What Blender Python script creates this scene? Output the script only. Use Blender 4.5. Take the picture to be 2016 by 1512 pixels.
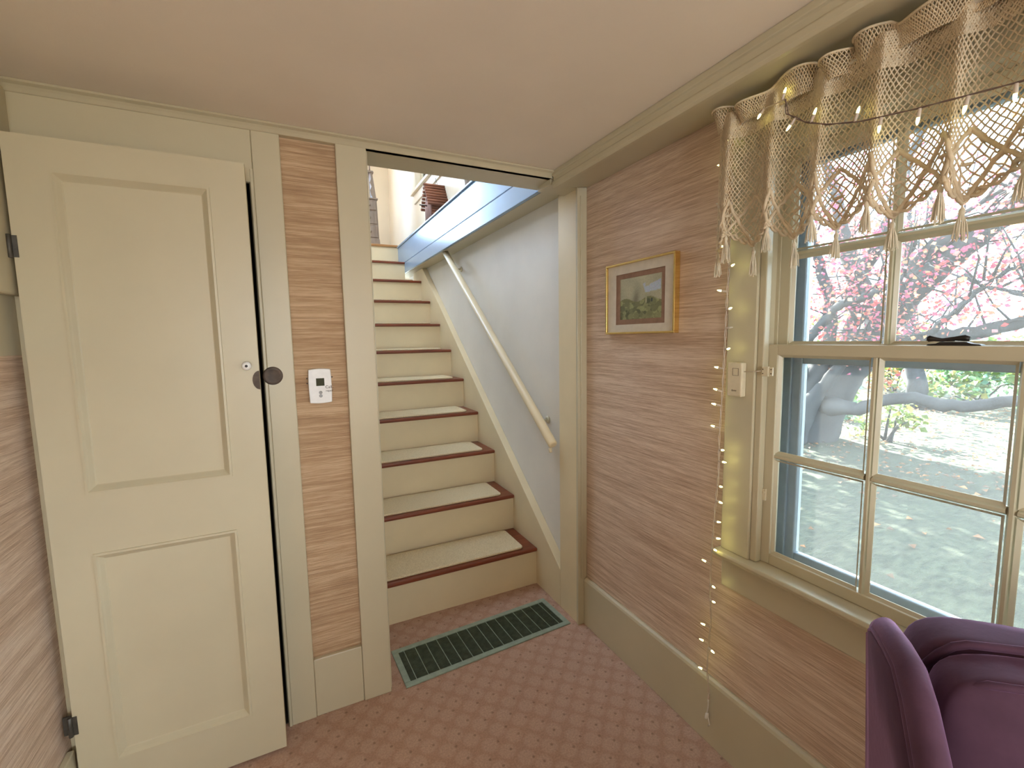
import bpy, math, random
from mathutils import Vector, Matrix

# ------------------------------------------------------------------ clear
for o in list(bpy.data.objects):
    bpy.data.objects.remove(o, do_unlink=True)
scene = bpy.context.scene
COL = scene.collection
random.seed(7)

# ------------------------------------------------------------------ camera
cam_data = bpy.data.cameras.new('camera')
cam_data.sensor_fit = 'HORIZONTAL'
cam_data.sensor_width = 36.0
cam_data.lens = 36.0 * 887.44 / 2016.0
cam_data.clip_start = 0.02
cam_data.clip_end = 300
cam = bpy.data.objects.new('camera', cam_data)
COL.objects.link(cam)
_r = Vector((0.89902269, -0.43757956, -0.01680282))
_u = Vector((0.05949491, 0.08403903, 0.99468477))
_f = Vector((0.43384164, 0.89524386, -0.10158675))
cam.matrix_world = Matrix(((_r.x, _u.x, -_f.x, -1.23726), (_r.y, _u.y, -_f.y, -1.75917),
                           (_r.z, _u.z, -_f.z, 1.41186), (0, 0, 0, 1)))
scene.camera = cam

# ------------------------------------------------------------------ world, sun, window daylight, added fill lamps, exposure
world = bpy.data.worlds.new('sky')
scene.world = world
world.use_nodes = True
_nt = world.node_tree
_nt.nodes.clear()
_bg = _nt.nodes.new('ShaderNodeBackground')
_out = _nt.nodes.new('ShaderNodeOutputWorld')
_bg.inputs['Color'].default_value = (0.70, 0.85, 1.0, 1)
_bg.inputs['Strength'].default_value = 6.0
_nt.links.new(_bg.outputs[0], _out.inputs[0])


def sun_lamp(direction, strength, color):
    d = bpy.data.lights.new('sun', 'SUN')
    d.energy = strength
    d.angle = math.radians(0.6)
    d.color = color
    o = bpy.data.objects.new('sun', d)
    COL.objects.link(o)
    o.rotation_euler = Vector(direction).to_track_quat('-Z', 'Y').to_euler()
    return o


def area_lamp(name, loc, direction, sx, sy, power, color):
    d = bpy.data.lights.new(name, 'AREA')
    d.shape = 'RECTANGLE'
    d.size, d.size_y = sx, sy
    d.energy = power
    d.color = color
    o = bpy.data.objects.new(name, d)
    COL.objects.link(o)
    o.location = loc
    o.rotation_euler = Vector(direction).to_track_quat('-Z', 'Z').to_euler()
    return o


SUN_DIR = (-0.25, -0.75, -0.61)
sun_lamp(SUN_DIR, 42.0, (1.0, 0.94, 0.84))
# daylight entering by the rear windows of the room and by the gable window upstairs
area_lamp('rear_window_daylight', (-1.15, -4.02, 1.35), (0.0, 1, -0.05), 1.2, 1.2, 14, (1.0, 0.82, 0.55))
area_lamp('side_window_daylight', (0.05, -3.0, 1.35), (-1, 0.0, -0.05), 0.8, 1.2, 3, (1.0, 0.85, 0.62))
area_lamp('side_room_fill', (-4.77, -2.4, 1.40), (1, 0.12, -0.08), 1.0, 1.2, 12, (1.0, 0.88, 0.70))  # added fill for the window wall; the side room wall has no opening
area_lamp('gable_window_daylight', (-1.15, 4.62, 3.30), (0.0, -1, -0.12), 0.8, 0.95, 27, (0.33, 0.60, 1.0))
area_lamp('stairwell_side_fill', (-3.27, 1.6, 3.40), (1, 0.0, -0.25), 1.2, 0.95, 14, (0.48, 0.69, 1.0))  # added lamp brightening boards and stair wall; this side window is invented
area_lamp('stairwell_top_fill', (-1.45, 1.5, 4.38), (0.35, 0, -1), 0.9, 1.5, 12, (0.46, 0.68, 1.0))  # added overhead lamp for stair mats and wall; the skylight is unseen
scene.view_settings.view_transform = 'Standard'
scene.view_settings.look = 'None'
scene.view_settings.gamma = 1.0
scene.view_settings.use_curve_mapping = False
scene.view_settings.exposure = 0.6

# ------------------------------------------------------------------ materials


def new_mat(name):
    m = bpy.data.materials.new(name)
    m.use_nodes = True
    nt = m.node_tree
    b = nt.nodes['Principled BSDF']
    return m, nt, b


def N(nt, typ, **kw):
    n = nt.nodes.new(typ)
    for k, v in kw.items():
        setattr(n, k, v)
    return n


def mapped(nt, scale=(1, 1, 1), rot=(0, 0, 0)):
    tc = N(nt, 'ShaderNodeTexCoord')
    mp = N(nt, 'ShaderNodeMapping')
    mp.inputs['Scale'].default_value = scale
    mp.inputs['Rotation'].default_value = rot
    nt.links.new(tc.outputs['Object'], mp.inputs['Vector'])
    return mp.outputs['Vector']


def ramp(nt, fac, stops):
    r = N(nt, 'ShaderNodeValToRGB')
    els = r.color_ramp.elements
    while len(els) < len(stops):
        els.new(0.5)
    for e, (p, c) in zip(els, stops):
        e.position = p
        e.color = (c[0], c[1], c[2], 1)
    nt.links.new(fac, r.inputs['Fac'])
    return r.outputs['Color']


def bump(nt, b, h, strength=0.2, dist=0.002):
    n = N(nt, 'ShaderNodeBump')
    n.inputs['Strength'].default_value = strength
    n.inputs['Distance'].default_value = dist
    nt.links.new(h, n.inputs['Height'])
    nt.links.new(n.outputs['Normal'], b.inputs['Normal'])


def noise(nt, vec, scale, detail=4, rough=0.55):
    n = N(nt, 'ShaderNodeTexNoise')
    n.inputs['Scale'].default_value = scale
    n.inputs['Detail'].default_value = detail
    n.inputs['Roughness'].default_value = rough
    nt.links.new(vec, n.inputs['Vector'])
    return n.outputs['Fac']


def paint(name, c, rough=0.4, var=0.06, bscale=60, bstr=0.08, scale=3, spec=0.5):
    m, nt, b = new_mat(name)
    v = mapped(nt)
    f = noise(nt, v, scale)
    lo = tuple(x * (1 - var) for x in c)
    hi = tuple(min(1, x * (1 + var)) for x in c)
    nt.links.new(ramp(nt, f, [(0.3, lo), (0.7, hi)]), b.inputs['Base Color'])
    b.inputs['Roughness'].default_value = rough
    b.inputs['Specular IOR Level'].default_value = spec
    bump(nt, b, noise(nt, v, bscale, 3), bstr, 0.0015)
    return m


def plain(name, c, rough=0.5, metal=0.0, emit=None, estr=0.0, var=0.05):
    m, nt, b = new_mat(name)
    v = mapped(nt)
    f = noise(nt, v, 40)
    lo = tuple(x * (1 - var) for x in c)
    hi = tuple(min(1, x * (1 + var)) for x in c)
    nt.links.new(ramp(nt, f, [(0.3, lo), (0.7, hi)]), b.inputs['Base Color'])
    b.inputs['Roughness'].default_value = rough
    b.inputs['Metallic'].default_value = metal
    if emit:
        b.inputs['Emission Color'].default_value = (*emit, 1)
        b.inputs['Emission Strength'].default_value = estr
    return m


def grasscloth(name, scale_vec, dark, mid, light):
    m, nt, b = new_mat(name)
    v = mapped(nt, scale_vec)
    f1 = noise(nt, v, 1.0, 5, 0.6)
    v2 = mapped(nt, tuple(s * 2.7 for s in scale_vec))
    f2 = noise(nt, v2, 1.3, 3, 0.6)
    mx = N(nt, 'ShaderNodeMath', operation='MULTIPLY_ADD')
    nt.links.new(f2, mx.inputs[0])
    mx.inputs[1].default_value = 0.55
    hf = N(nt, 'ShaderNodeMath', operation='MULTIPLY')
    nt.links.new(f1, hf.inputs[0])
    hf.inputs[1].default_value = 0.5
    nt.links.new(hf.outputs[0], mx.inputs[2])
    f3 = noise(nt, mapped(nt, (1.1, 1.1, 22)), 1.0, 3, 0.6)
    m3 = N(nt, 'ShaderNodeMath', operation='MULTIPLY_ADD')
    nt.links.new(f3, m3.inputs[0])
    m3.inputs[1].default_value = 0.34
    m3.inputs[2].default_value = -0.17
    m4 = N(nt, 'ShaderNodeMath', operation='ADD')
    nt.links.new(m3.outputs[0], m4.inputs[0])
    nt.links.new(mx.outputs[0], m4.inputs[1])
    mx = m4
    nt.links.new(ramp(nt, mx.outputs[0], [(0.37, dark), (0.50, mid), (0.62, light)]), b.inputs['Base Color'])
    b.inputs['Roughness'].default_value = 0.55
    b.inputs['Specular IOR Level'].default_value = 0.35
    bump(nt, b, mx.outputs[0], 0.8, 0.006)
    return m


def carpet_mat():
    m, nt, b = new_mat('carpet')
    v = mapped(nt, (1, 1, 1), (0, 0, math.radians(45)))
    vo = N(nt, 'ShaderNodeTexVoronoi')
    vo.voronoi_dimensions = '2D'
    vo.inputs['Scale'].default_value = 15.0
    vo.inputs['Randomness'].default_value = 0.12
    nt.links.new(v, vo.inputs['Vector'])
    patt = ramp(nt, vo.outputs['Distance'], [(0.34, (0.56, 0.375, 0.29)), (0.52, (0.50, 0.32, 0.24))])
    # small dark tufts between the motifs
    v2 = mapped(nt, (1, 1, 1), (0, 0, math.radians(45)))
    vo2 = N(nt, 'ShaderNodeTexVoronoi')
    vo2.voronoi_dimensions = '2D'
    vo2.inputs['Scale'].default_value = 15.0
    vo2.inputs['Randomness'].default_value = 0.5
    nt.links.new(v2, vo2.inputs['Vector'])
    dots = ramp(nt, vo2.outputs['Distance'], [(0.05, (0.45, 0.42, 0.40)), (0.10, (1, 1, 1))])
    mx = N(nt, 'ShaderNodeMix', data_type='RGBA', blend_type='MULTIPLY')
    mx.inputs[0].default_value = 0.6
    nt.links.new(patt, mx.inputs[6])
    nt.links.new(dots, mx.inputs[7])
    f = noise(nt, mapped(nt), 160, 3)
    sp = ramp(nt, f, [(0.3, (0.82, 0.82, 0.82)), (0.7, (1.1, 1.1, 1.1))])
    mx2 = N(nt, 'ShaderNodeMix', data_type='RGBA', blend_type='MULTIPLY')
    mx2.inputs[0].default_value = 1.0
    nt.links.new(mx.outputs[2], mx2.inputs[6])
    nt.links.new(sp, mx2.inputs[7])
    nt.links.new(mx2.outputs[2], b.inputs['Base Color'])
    b.inputs['Roughness'].default_value = 0.95
    b.inputs['Specular IOR Level'].default_value = 0.1
    bump(nt, b, noise(nt, mapped(nt), 420, 2), 0.5, 0.004)
    return m


def pile_mat(name, lo, hi, scale=220):
    m, nt, b = new_mat(name)
    v = mapped(nt)
    f = noise(nt, v, scale, 3, 0.7)
    nt.links.new(ramp(nt, f, [(0.3, lo), (0.7, hi)]), b.inputs['Base Color'])
    b.inputs['Roughness'].default_value = 0.95
    b.inputs['Specular IOR Level'].default_value = 0.1
    bump(nt, b, f, 0.6, 0.004)
    return m


def wood_mat(name, lo, hi, scale=(2, 40, 40), rough=0.35):
    m, nt, b = new_mat(name)
    v = mapped(nt, scale)
    f = noise(nt, v, 1.0, 6, 0.65)
    nt.links.new(ramp(nt, f, [(0.3, lo), (0.7, hi)]), b.inputs['Base Color'])
    b.inputs['Roughness'].default_value = rough
    bump(nt, b, f, 0.15, 0.001)
    return m


def velvet_mat():
    m, nt, b = new_mat('purple_velvet')
    v = mapped(nt)
    f = noise(nt, v, 7, 5, 0.65)
    nt.links.new(ramp(nt, f, [(0.3, (0.062, 0.028, 0.050)), (0.7, (0.098, 0.046, 0.080))]), b.inputs['Base Color'])
    b.inputs['Roughness'].default_value = 0.75
    b.inputs['Specular IOR Level'].default_value = 0.2
    b.inputs['Sheen Weight'].default_value = 0.6
    b.inputs['Sheen Roughness'].default_value = 0.35
    b.inputs['Sheen Tint'].default_value = (0.75, 0.45, 0.85, 1)
    bump(nt, b, noise(nt, v, 90, 3), 0.15, 0.002)
    return m


def glass_mat(name, tint, haze=0.0):
    m = bpy.data.materials.new(name)
    m.use_nodes = True
    nt = m.node_tree
    nt.nodes.clear()
    t = N(nt, 'ShaderNodeBsdfTransparent')
    t.inputs['Color'].default_value = (*tint, 1)
    g = N(nt, 'ShaderNodeBsdfGlossy')
    g.inputs['Roughness'].default_value = 0.03
    lw = N(nt, 'ShaderNodeFresnel')
    lw.inputs['IOR'].default_value = 1.35
    v = mapped(nt, (6, 6, 6))
    f = noise(nt, v, 1.0, 2)
    bm = N(nt, 'ShaderNodeBump')
    bm.inputs['Strength'].default_value = 0.02
    nt.links.new(f, bm.inputs['Height'])
    nt.links.new(bm.outputs['Normal'], g.inputs['Normal'])
    mx = N(nt, 'ShaderNodeMixShader')
    nt.links.new(lw.outputs[0], mx.inputs[0])
    nt.links.new(t.outputs[0], mx.inputs[1])
    nt.links.new(g.outputs[0], mx.inputs[2])
    o = N(nt, 'ShaderNodeOutputMaterial')
    if haze:
        # translucent share whitens the view, standing in for veiling glare
        tl = N(nt, 'ShaderNodeBsdfTranslucent')
        tl.inputs['Color'].default_value = (0.95, 0.95, 0.95, 1)
        m2 = N(nt, 'ShaderNodeMixShader')
        m2.inputs[0].default_value = haze
        nt.links.new(mx.outputs[0], m2.inputs[1])
        nt.links.new(tl.outputs[0], m2.inputs[2])
        mx = m2
    nt.links.new(mx.outputs[0], o.inputs[0])
    return m


def attr_mat(name, rough=0.7, transl=0.0):
    m, nt, b = new_mat(name)
    a = N(nt, 'ShaderNodeAttribute')
    a.attribute_name = 'Col'
    nt.links.new(a.outputs['Color'], b.inputs['Base Color'])
    b.inputs['Roughness'].default_value = rough
    if transl:
        tr = N(nt, 'ShaderNodeBsdfTranslucent')
        nt.links.new(a.outputs['Color'], tr.inputs['Color'])
        mx = N(nt, 'ShaderNodeMixShader')
        mx.inputs[0].default_value = transl
        out = nt.nodes['Material Output']
        nt.links.new(b.outputs[0], mx.inputs[1])
        nt.links.new(tr.outputs[0], mx.inputs[2])
        nt.links.new(mx.outputs[0], out.inputs[0])
    return m


CREAM = paint('cream_paint', (0.555, 0.497, 0.350), 0.36, 0.04)
CREAM2 = paint('stair_cream_lit', (0.76, 0.645, 0.43), 0.42, 0.05)  # lighter cream; on jamb and skirt it stands in for upstairs light
PLASTER = paint('stair_plaster', (0.78, 0.75, 0.69), 0.45, 0.04, 20, 0.15)
UPWALL = paint('upper_wall_paint', (0.80, 0.74, 0.60), 0.5, 0.04, 25, 0.12)
GLOSS = paint('board_paint_sky_tint', (0.27, 0.39, 0.55), 0.22, 0.03, 9, 0.12)  # white boards: blue sky reflection put into the base colour
CEIL = paint('ceiling_plaster', (0.84, 0.75, 0.64), 0.8, 0.03, 120, 0.15)
PLAIN_WALL = paint('plain_wall_paint', (0.70, 0.64, 0.50), 0.6)
OUTER = paint('clapboard_paint', (0.75, 0.75, 0.72), 0.6)
DARK = plain('dark_inside', (0.03, 0.022, 0.016), 0.9)
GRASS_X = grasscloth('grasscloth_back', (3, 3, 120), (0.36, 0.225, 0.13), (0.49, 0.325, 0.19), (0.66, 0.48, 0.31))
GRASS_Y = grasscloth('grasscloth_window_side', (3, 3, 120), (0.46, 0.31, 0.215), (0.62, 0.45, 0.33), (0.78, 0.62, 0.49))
CARPET = carpet_mat()
MAT_PILE = pile_mat('beige_pile', (0.62, 0.50, 0.31), (0.88, 0.76, 0.53))
TREAD = wood_mat('red_brown_wood', (0.13, 0.028, 0.012), (0.26, 0.065, 0.028), (3, 45, 45), 0.3)
OAK = wood_mat('honey_wood', (0.36, 0.17, 0.06), (0.50, 0.26, 0.10), (3, 45, 45), 0.4)
GREY_WOOD = wood_mat('weathered_grey_wood', (0.20, 0.16, 0.125), (0.36, 0.29, 0.23), (30, 30, 4), 0.7)
BARK_RED = wood_mat('birdhouse_bark', (0.13, 0.045, 0.025), (0.36, 0.15, 0.08), (4, 60, 60), 0.8)
TWIG_PALE = wood_mat('birdhouse_front_bark', (0.22, 0.12, 0.10), (0.52, 0.36, 0.32), (40, 40, 5), 0.8)
VENT = plain('green_enamel', (0.30, 0.38, 0.31), 0.45, 0.2, var=0.12)
VENT_DARK = plain('dark_green_metal', (0.075, 0.095, 0.065), 0.5, 0.3, var=0.25)
WHITE_PLASTIC = plain('white_plastic', (0.80, 0.81, 0.82), 0.35)
IVORY_PLASTIC = plain('ivory_plastic', (0.70, 0.62, 0.45), 0.35)
LCD = plain('lcd_grey_green', (0.055, 0.06, 0.035), 0.9)
INK = plain('dark_ink', (0.04, 0.035, 0.04), 0.6)
BUTTON_GREY = plain('grey_button', (0.33, 0.34, 0.36), 0.5)
IRON = plain('dark_iron', (0.035, 0.03, 0.028), 0.45, 0.6, var=0.3)
PEWTER = plain('aged_hinge_metal', (0.10, 0.095, 0.085), 0.5, 0.7, var=0.2)
BRONZE = plain('aged_brown_bronze', (0.07, 0.045, 0.03), 0.5, 0.3, var=0.35)
GOLD = plain('brass_gold', (0.78, 0.55, 0.20), 0.25, 0.9)
MATBOARD = plain('mat_board', (0.66, 0.60, 0.50), 0.9)
MATBROWN = plain('brown_mat_border', (0.30, 0.18, 0.12), 0.9, var=0.12)
PRINT = attr_mat('picture_print', 0.6)
VELVET = velvet_mat()
LACE = plain('cream_crochet_yarn', (0.66, 0.54, 0.38), 0.9, var=0.15)
TASSEL = plain('tassel_yarn', (0.72, 0.64, 0.50), 0.9, var=0.15)
WIRE = plain('cord_plastic', (0.60, 0.50, 0.42), 0.5)
WIRE_DARK = plain('brown_cord', (0.16, 0.10, 0.09), 0.5)
BULB = plain('lit_bulb', (0.9, 0.85, 0.4), 0.3, 0, (1.0, 0.96, 0.28), 10.0)
BULB_OFF = plain('unlit_bulb', (0.8, 0.78, 0.72), 0.15)
STORM = plain('storm_frame_metal', (0.34, 0.38, 0.42), 0.4, 0.2)
GLASS = glass_mat('window_glass', (0.97, 0.985, 0.98))
HAZY = glass_mat('storm_glass_glare', (0.95, 0.98, 0.98), haze=0.026)  # glare over the bright garden mixed into the pane
ROD = plain('curtain_rod_metal', (0.55, 0.50, 0.42), 0.4, 0.3)
BARK = wood_mat('tree_bark', (0.030, 0.031, 0.034), (0.075, 0.075, 0.078), (5, 5, 3), 0.9)
LEAF = attr_mat('leaf_blades', 0.6, 0.45)


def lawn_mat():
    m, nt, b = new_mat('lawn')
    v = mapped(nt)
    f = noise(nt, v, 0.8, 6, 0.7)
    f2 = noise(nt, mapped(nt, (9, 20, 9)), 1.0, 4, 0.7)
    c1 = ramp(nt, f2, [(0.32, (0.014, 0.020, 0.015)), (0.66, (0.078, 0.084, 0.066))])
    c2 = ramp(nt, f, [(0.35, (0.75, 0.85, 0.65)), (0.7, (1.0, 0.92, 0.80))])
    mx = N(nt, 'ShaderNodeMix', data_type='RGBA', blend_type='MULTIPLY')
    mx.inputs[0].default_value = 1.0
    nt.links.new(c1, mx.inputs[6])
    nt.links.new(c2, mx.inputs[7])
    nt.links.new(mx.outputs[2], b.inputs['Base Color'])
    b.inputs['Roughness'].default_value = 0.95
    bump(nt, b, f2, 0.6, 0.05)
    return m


LAWN = lawn_mat()

# ------------------------------------------------------------------ mesh helpers
ORIGIN = {}


class MB:
    def __init__(self):
        self.v, self.f, self.sm = [], [], []

    def quad(self, a, b, c, d, smooth=False):
        n = len(self.v)
        self.v += [tuple(a), tuple(b), tuple(c), tuple(d)]
        self.f.append((n, n + 1, n + 2, n + 3))
        self.sm.append(smooth)
        return self

    def box(self, x0, x1, y0, y1, z0, z1):
        n = len(self.v)
        if x0 > x1:
            x0, x1 = x1, x0
        if y0 > y1:
            y0, y1 = y1, y0
        if z0 > z1:
            z0, z1 = z1, z0
        self.v += [(x0, y0, z0), (x1, y0, z0), (x1, y1, z0), (x0, y1, z0),
                   (x0, y0, z1), (x1, y0, z1), (x1, y1, z1), (x0, y1, z1)]
        for f in ((0, 3, 2, 1), (4, 5, 6, 7), (0, 1, 5, 4), (1, 2, 6, 5), (2, 3, 7, 6), (3, 0, 4, 7)):
            self.f.append(tuple(n + i for i in f))
            self.sm.append(False)
        return self

    def prism(self, pts, axis, a0, a1, smooth=False):
        """polygon pts in the two other axes, extruded along axis from a0 to a1"""
        def mk(p, a):
            if axis == 'x':
                return (a, p[0], p[1])
            if axis == 'y':
                return (p[0], a, p[1])
            return (p[0], p[1], a)
        n = len(self.v)
        k = len(pts)
        self.v += [mk(p, a0) for p in pts] + [mk(p, a1) for p in pts]
        area = sum(pts[i][0] * pts[(i + 1) % k][1] - pts[(i + 1) % k][0] * pts[i][1] for i in range(k))
        flip = (area > 0) != (axis == 'y')
        if a1 < a0:
            flip = not flip
        for i in range(k):
            j = (i + 1) % k
            q = (n + i, n + j, n + k + j, n + k + i)
            self.f.append(q if flip else q[::-1])
            self.sm.append(smooth)
        c0 = tuple(n + i for i in range(k))
        c1 = tuple(n + k + i for i in range(k))
        self.f += [c0[::-1], c1] if flip else [c0, c1[::-1]]
        self.sm += [False, False]
        return self

    def tube(self, pts, rad, n=8, cap=True, squash=None):
        pts = [Vector(p) for p in pts]
        if not isinstance(rad, (list, tuple)):
            rad = [rad] * len(pts)
        base = len(self.v)
        t0 = (pts[1] - pts[0]).normalized()
        up = Vector((0, 0, 1)) if abs(t0.z) < 0.9 else Vector((1, 0, 0))
        u = t0.cross(up).normalized()
        for i, p in enumerate(pts):
            if i == 0:
                t = t0
            elif i == len(pts) - 1:
                t = (pts[i] - pts[i - 1]).normalized()
            else:
                t = (pts[i + 1] - pts[i - 1]).normalized()
            u = (u - t * u.dot(t))
            if u.length < 1e-6:
                u = t.orthogonal()
            u.normalize()
            w = t.cross(u)
            for k in range(n):
                a = 2 * math.pi * k / n
                q = p + (u * math.cos(a) + w * math.sin(a)) * rad[i]
                self.v.append(tuple(q))
        for i in range(len(pts) - 1):
            for k in range(n):
                a = base + i * n + k
                b_ = base + i * n + (k + 1) % n
                self.f.append((a, b_, b_ + n, a + n))
                self.sm.append(n > 4)
        if cap:
            self.f.append(tuple(base + k for k in range(n))[::-1])
            self.f.append(tuple(base + (len(pts) - 1) * n + k for k in range(n)))
            self.sm += [False, False]
        return self

    def lathe(self, o, axis, prof, n=16):
        """prof: list of (distance along axis, radius)"""
        o = Vector(o)
        t = Vector(axis).normalized()
        u = t.orthogonal().normalized()
        w = t.cross(u)
        base = len(self.v)
        for d, r in prof:
            for k in range(n):
                a = 2 * math.pi * k / n
                self.v.append(tuple(o + t * d + (u * math.cos(a) + w * math.sin(a)) * max(r, 1e-5)))
        for i in range(len(prof) - 1):
            for k in range(n):
                a = base + i * n + k
                b_ = base + i * n + (k + 1) % n
                self.f.append((a, b_, b_ + n, a + n))
                self.sm.append(True)
        self.f.append(tuple(base + k for k in range(n))[::-1])
        self.f.append(tuple(base + (len(prof) - 1) * n + k for k in range(n)))
        self.sm += [False, False]
        return self

    def grid(self, rows, smooth=True):
        """rows: list of rows of points"""
        base = len(self.v)
        w = len(rows[0])
        for r in rows:
            self.v += [tuple(p) for p in r]
        for i in range(len(rows) - 1):
            for j in range(w - 1):
                a = base + i * w + j
                self.f.append((a, a + 1, a + 1 + w, a + w))
                self.sm.append(smooth)
        return self

    def build(self, name, mat, parent=None, bevel=0.0, kind=None, solid=0.0, sub=0, segs=2):
        me = bpy.data.meshes.new(name)
        off = ORIGIN.get(parent, Vector((0, 0, 0))) if parent else Vector((0, 0, 0))
        me.from_pydata([(a - off.x, b - off.y, c - off.z) for a, b, c in self.v], [], self.f)
        me.polygons.foreach_set('use_smooth', self.sm)
        me.update()
        o = bpy.data.objects.new(name, me)
        COL.objects.link(o)
        o.data.materials.append(mat)
        if parent:
            o.parent = parent
        ORIGIN[o] = off
        if solid:
            s = o.modifiers.new('solid', 'SOLIDIFY')
            s.thickness = solid
            s.offset = 0
        if bevel:
            bv = o.modifiers.new('bevel', 'BEVEL')
            bv.width = bevel
            bv.segments = segs
            bv.limit_method = 'ANGLE'
            bv.angle_limit = math.radians(40)
        if sub:
            s = o.modifiers.new('sub', 'SUBSURF')
            s.levels = s.render_levels = sub
        if kind:
            o['kind'] = kind
        return o


def tag(o, label, cat=None, group=None, kind=None):
    o['label'] = label
    if cat:
        o['category'] = cat
    if group:
        o['group'] = group
    if kind:
        o['kind'] = kind
    return o


def thing(name, loc, label, cat=None, group=None, kind=None):
    o = bpy.data.objects.new(name, None)
    o.empty_display_size = 0.05
    COL.objects.link(o)
    o.location = loc
    ORIGIN[o] = Vector(loc)
    tag(o, label, cat, group, kind)
    return o


def struct(name, mb, mat, label, bevel=0.0):
    return tag(mb.build(name, mat, None, bevel), label, None, None, 'structure')


def set_cols(o, cols_per_vert):
    a = o.data.color_attributes.new('Col', 'FLOAT_COLOR', 'POINT')
    flat = []
    for c in cols_per_vert:
        flat += [c[0], c[1], c[2], 1.0]
    a.data.foreach_set('color', flat)


def text_mesh(name, txt, size, mat, parent, loc, rot):
    c = bpy.data.curves.new(name, 'FONT')
    c.body = txt
    c.size = size
    c.extrude = 0.0002
    c.align_x = 'LEFT'
    tmp = bpy.data.objects.new(name + '_tmp', c)
    COL.objects.link(tmp)
    dg = bpy.context.evaluated_depsgraph_get()
    me = bpy.data.meshes.new_from_object(tmp.evaluated_get(dg))
    bpy.data.objects.remove(tmp, do_unlink=True)
    o = bpy.data.objects.new(name, me)
    COL.objects.link(o)
    me.materials.clear()
    me.materials.append(mat)
    o.parent = parent
    o.location = Vector(loc) - ORIGIN[parent]
    o.rotation_euler = rot
    return o


# ------------------------------------------------------------------ the room shell
H = 2.12            # ceiling
LW = -1.90          # left wall
RY = -4.0           # rear wall
UP = 2.431          # upper floor
XJ = -0.048         # stair skirt / jamb face
XO = -0.138         # overhanging boards face

struct('floor', MB().box(LW, 0.0, RY, 0.42, -0.12, 0.0).box(-4.8, LW, RY, -0.7, -0.12, 0.0), CARPET, 'pinkish brown patterned carpet covering the room floor')
struct('ceiling', MB().box(-3.29, 0.15, RY - .1, 0.13, H, UP - 0.031).box(-4.9, -3.29, RY - .1, 0.13, H, UP - .031), CEIL, 'flat beige plaster ceiling')
struct('wall_left', MB().box(LW - 0.10, LW, -0.8, 0.9, 0, 1.388), GRASS_Y, 'tan grasscloth lower wall left of the panelled door')
struct('wall_left_upper', MB().box(LW - 0.10, LW, -0.8, 0.9, 1.388, H), CREAM, 'pale cream painted upper wall left of the door')
wb = MB()
wb.box(-1.318, -0.958, 0.0, 0.13, 0, H)
wb.box(LW, -1.318, 0.0, 0.13, 1.975, H)
wb.box(-0.958, 0.0, 0.0, 0.13, 2.102, H)
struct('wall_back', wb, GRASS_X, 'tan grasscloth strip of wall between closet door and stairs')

# window wall with its opening; window opening y -1.69..-0.893, z 0.70..1.92
WY0, WY1, WZ0, WZ1 = -1.690, -0.893, 0.700, 1.920
w = MB()
w.box(0, 0.15, WY1 + .019, 0.0, 0, H)
w.box(0, 0.15, -2.6, WY0 - .019, 0, H)
w.box(0, 0.15, WY0 - .019, WY1 + .019, 0, WZ0 - .03)
w.box(0, 0.15, WY0 - .019, WY1 + .019, WZ1 + .014, H)
w.box(0, 0.15, -3.4, -2.6, 0, 0.75)
w.box(0, 0.15, -3.4, -2.6, 1.95, H)
w.box(0, 0.15, RY, -3.4, 0, H)
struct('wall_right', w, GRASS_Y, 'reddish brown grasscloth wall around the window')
r = MB()
r.box(LW, -1.75, RY - .1, RY, 0, H)
r.box(-0.55, 0.15, RY - .1, RY, 0, H)
r.box(-1.75, -0.55, RY - .1, RY, 0, 0.75)
r.box(-1.75, -0.55, RY - .1, RY, 1.95, H)
r.box(-4.9, LW, RY - .1, RY, 0, H)
struct('wall_side_room', MB().box(-4.9, -4.8, RY, -0.7, 0, H).box(-4.8, LW - .10, -0.8, -0.7, 0, H), PLAIN_WALL, 'plain walls of the adjoining room behind the viewer')
struct('wall_rear', r, PLAIN_WALL, 'plain wall behind the viewer with a window opening')
# closet behind the door
c = MB()
c.box(LW, -1.0, 0.75, 0.80, 0, H)
c.box(-1.06, -0.985, 0.13, 0.75, 0, H)
c.box(LW, -1.06, 0.13, 0.75, 1.99, H)
c.box(LW, -1.06, 0.0, 0.75, -0.05, 0.004)
struct('wall_closet', c, DARK, 'dark closet interior glimpsed through the door gap')

# stairwell walls
struct('wall_stair_left', MB().box(-0.985, -0.955, 0.13, 3.32, 0, UP - .02), PLASTER, 'cream plaster wall on the left side of the stairs')
struct('wall_stair_right', MB().box(0.0, 0.15, 0.0, 3.4, 0, 2.104), PLASTER, 'smooth plaster wall beside the handrail')
struct('floor_under_stairs', MB().box(-1.0, 0.15, 0.42, 4.6, -0.12, 0.0), DARK, 'dark floor hidden under the stairs')
# upstairs shell
u = MB()
u.box(-3.3, -0.955, 0.13, 3.32, UP - .03, UP)
u.box(-3.3, 0.15, 3.33, 4.5, UP - .22, UP - 0.001)
u.box(-3.3, 0.15, RY - .1, 0.129, UP - .03, UP)
struct('floor_upper', u, OAK, 'honey coloured wooden landing floor upstairs')
uw = MB()
UWX = 0.03
uw.box(UWX, 0.15, 3.05, 4.62, 2.10, 4.3)
uw.box(UWX, 0.15, RY, 2.2, 2.44, 4.3)
uw.box(UWX, 0.15, 2.2, 3.05, 2.44, 2.95)
uw.box(UWX, 0.15, 2.2, 3.05, 3.85, 4.3)
struct('wall_upper_right', uw, UPWALL, 'pale painted upstairs wall above the boarded ledge')
uf = MB()
uf.box(-3.3, -1.55, 4.5, 4.62, UP, 4.3)
uf.box(-0.75, UWX, 4.5, 4.62, UP, 4.3)
uf.box(-1.55, -0.75, 4.5, 4.62, UP, 2.82)
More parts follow.
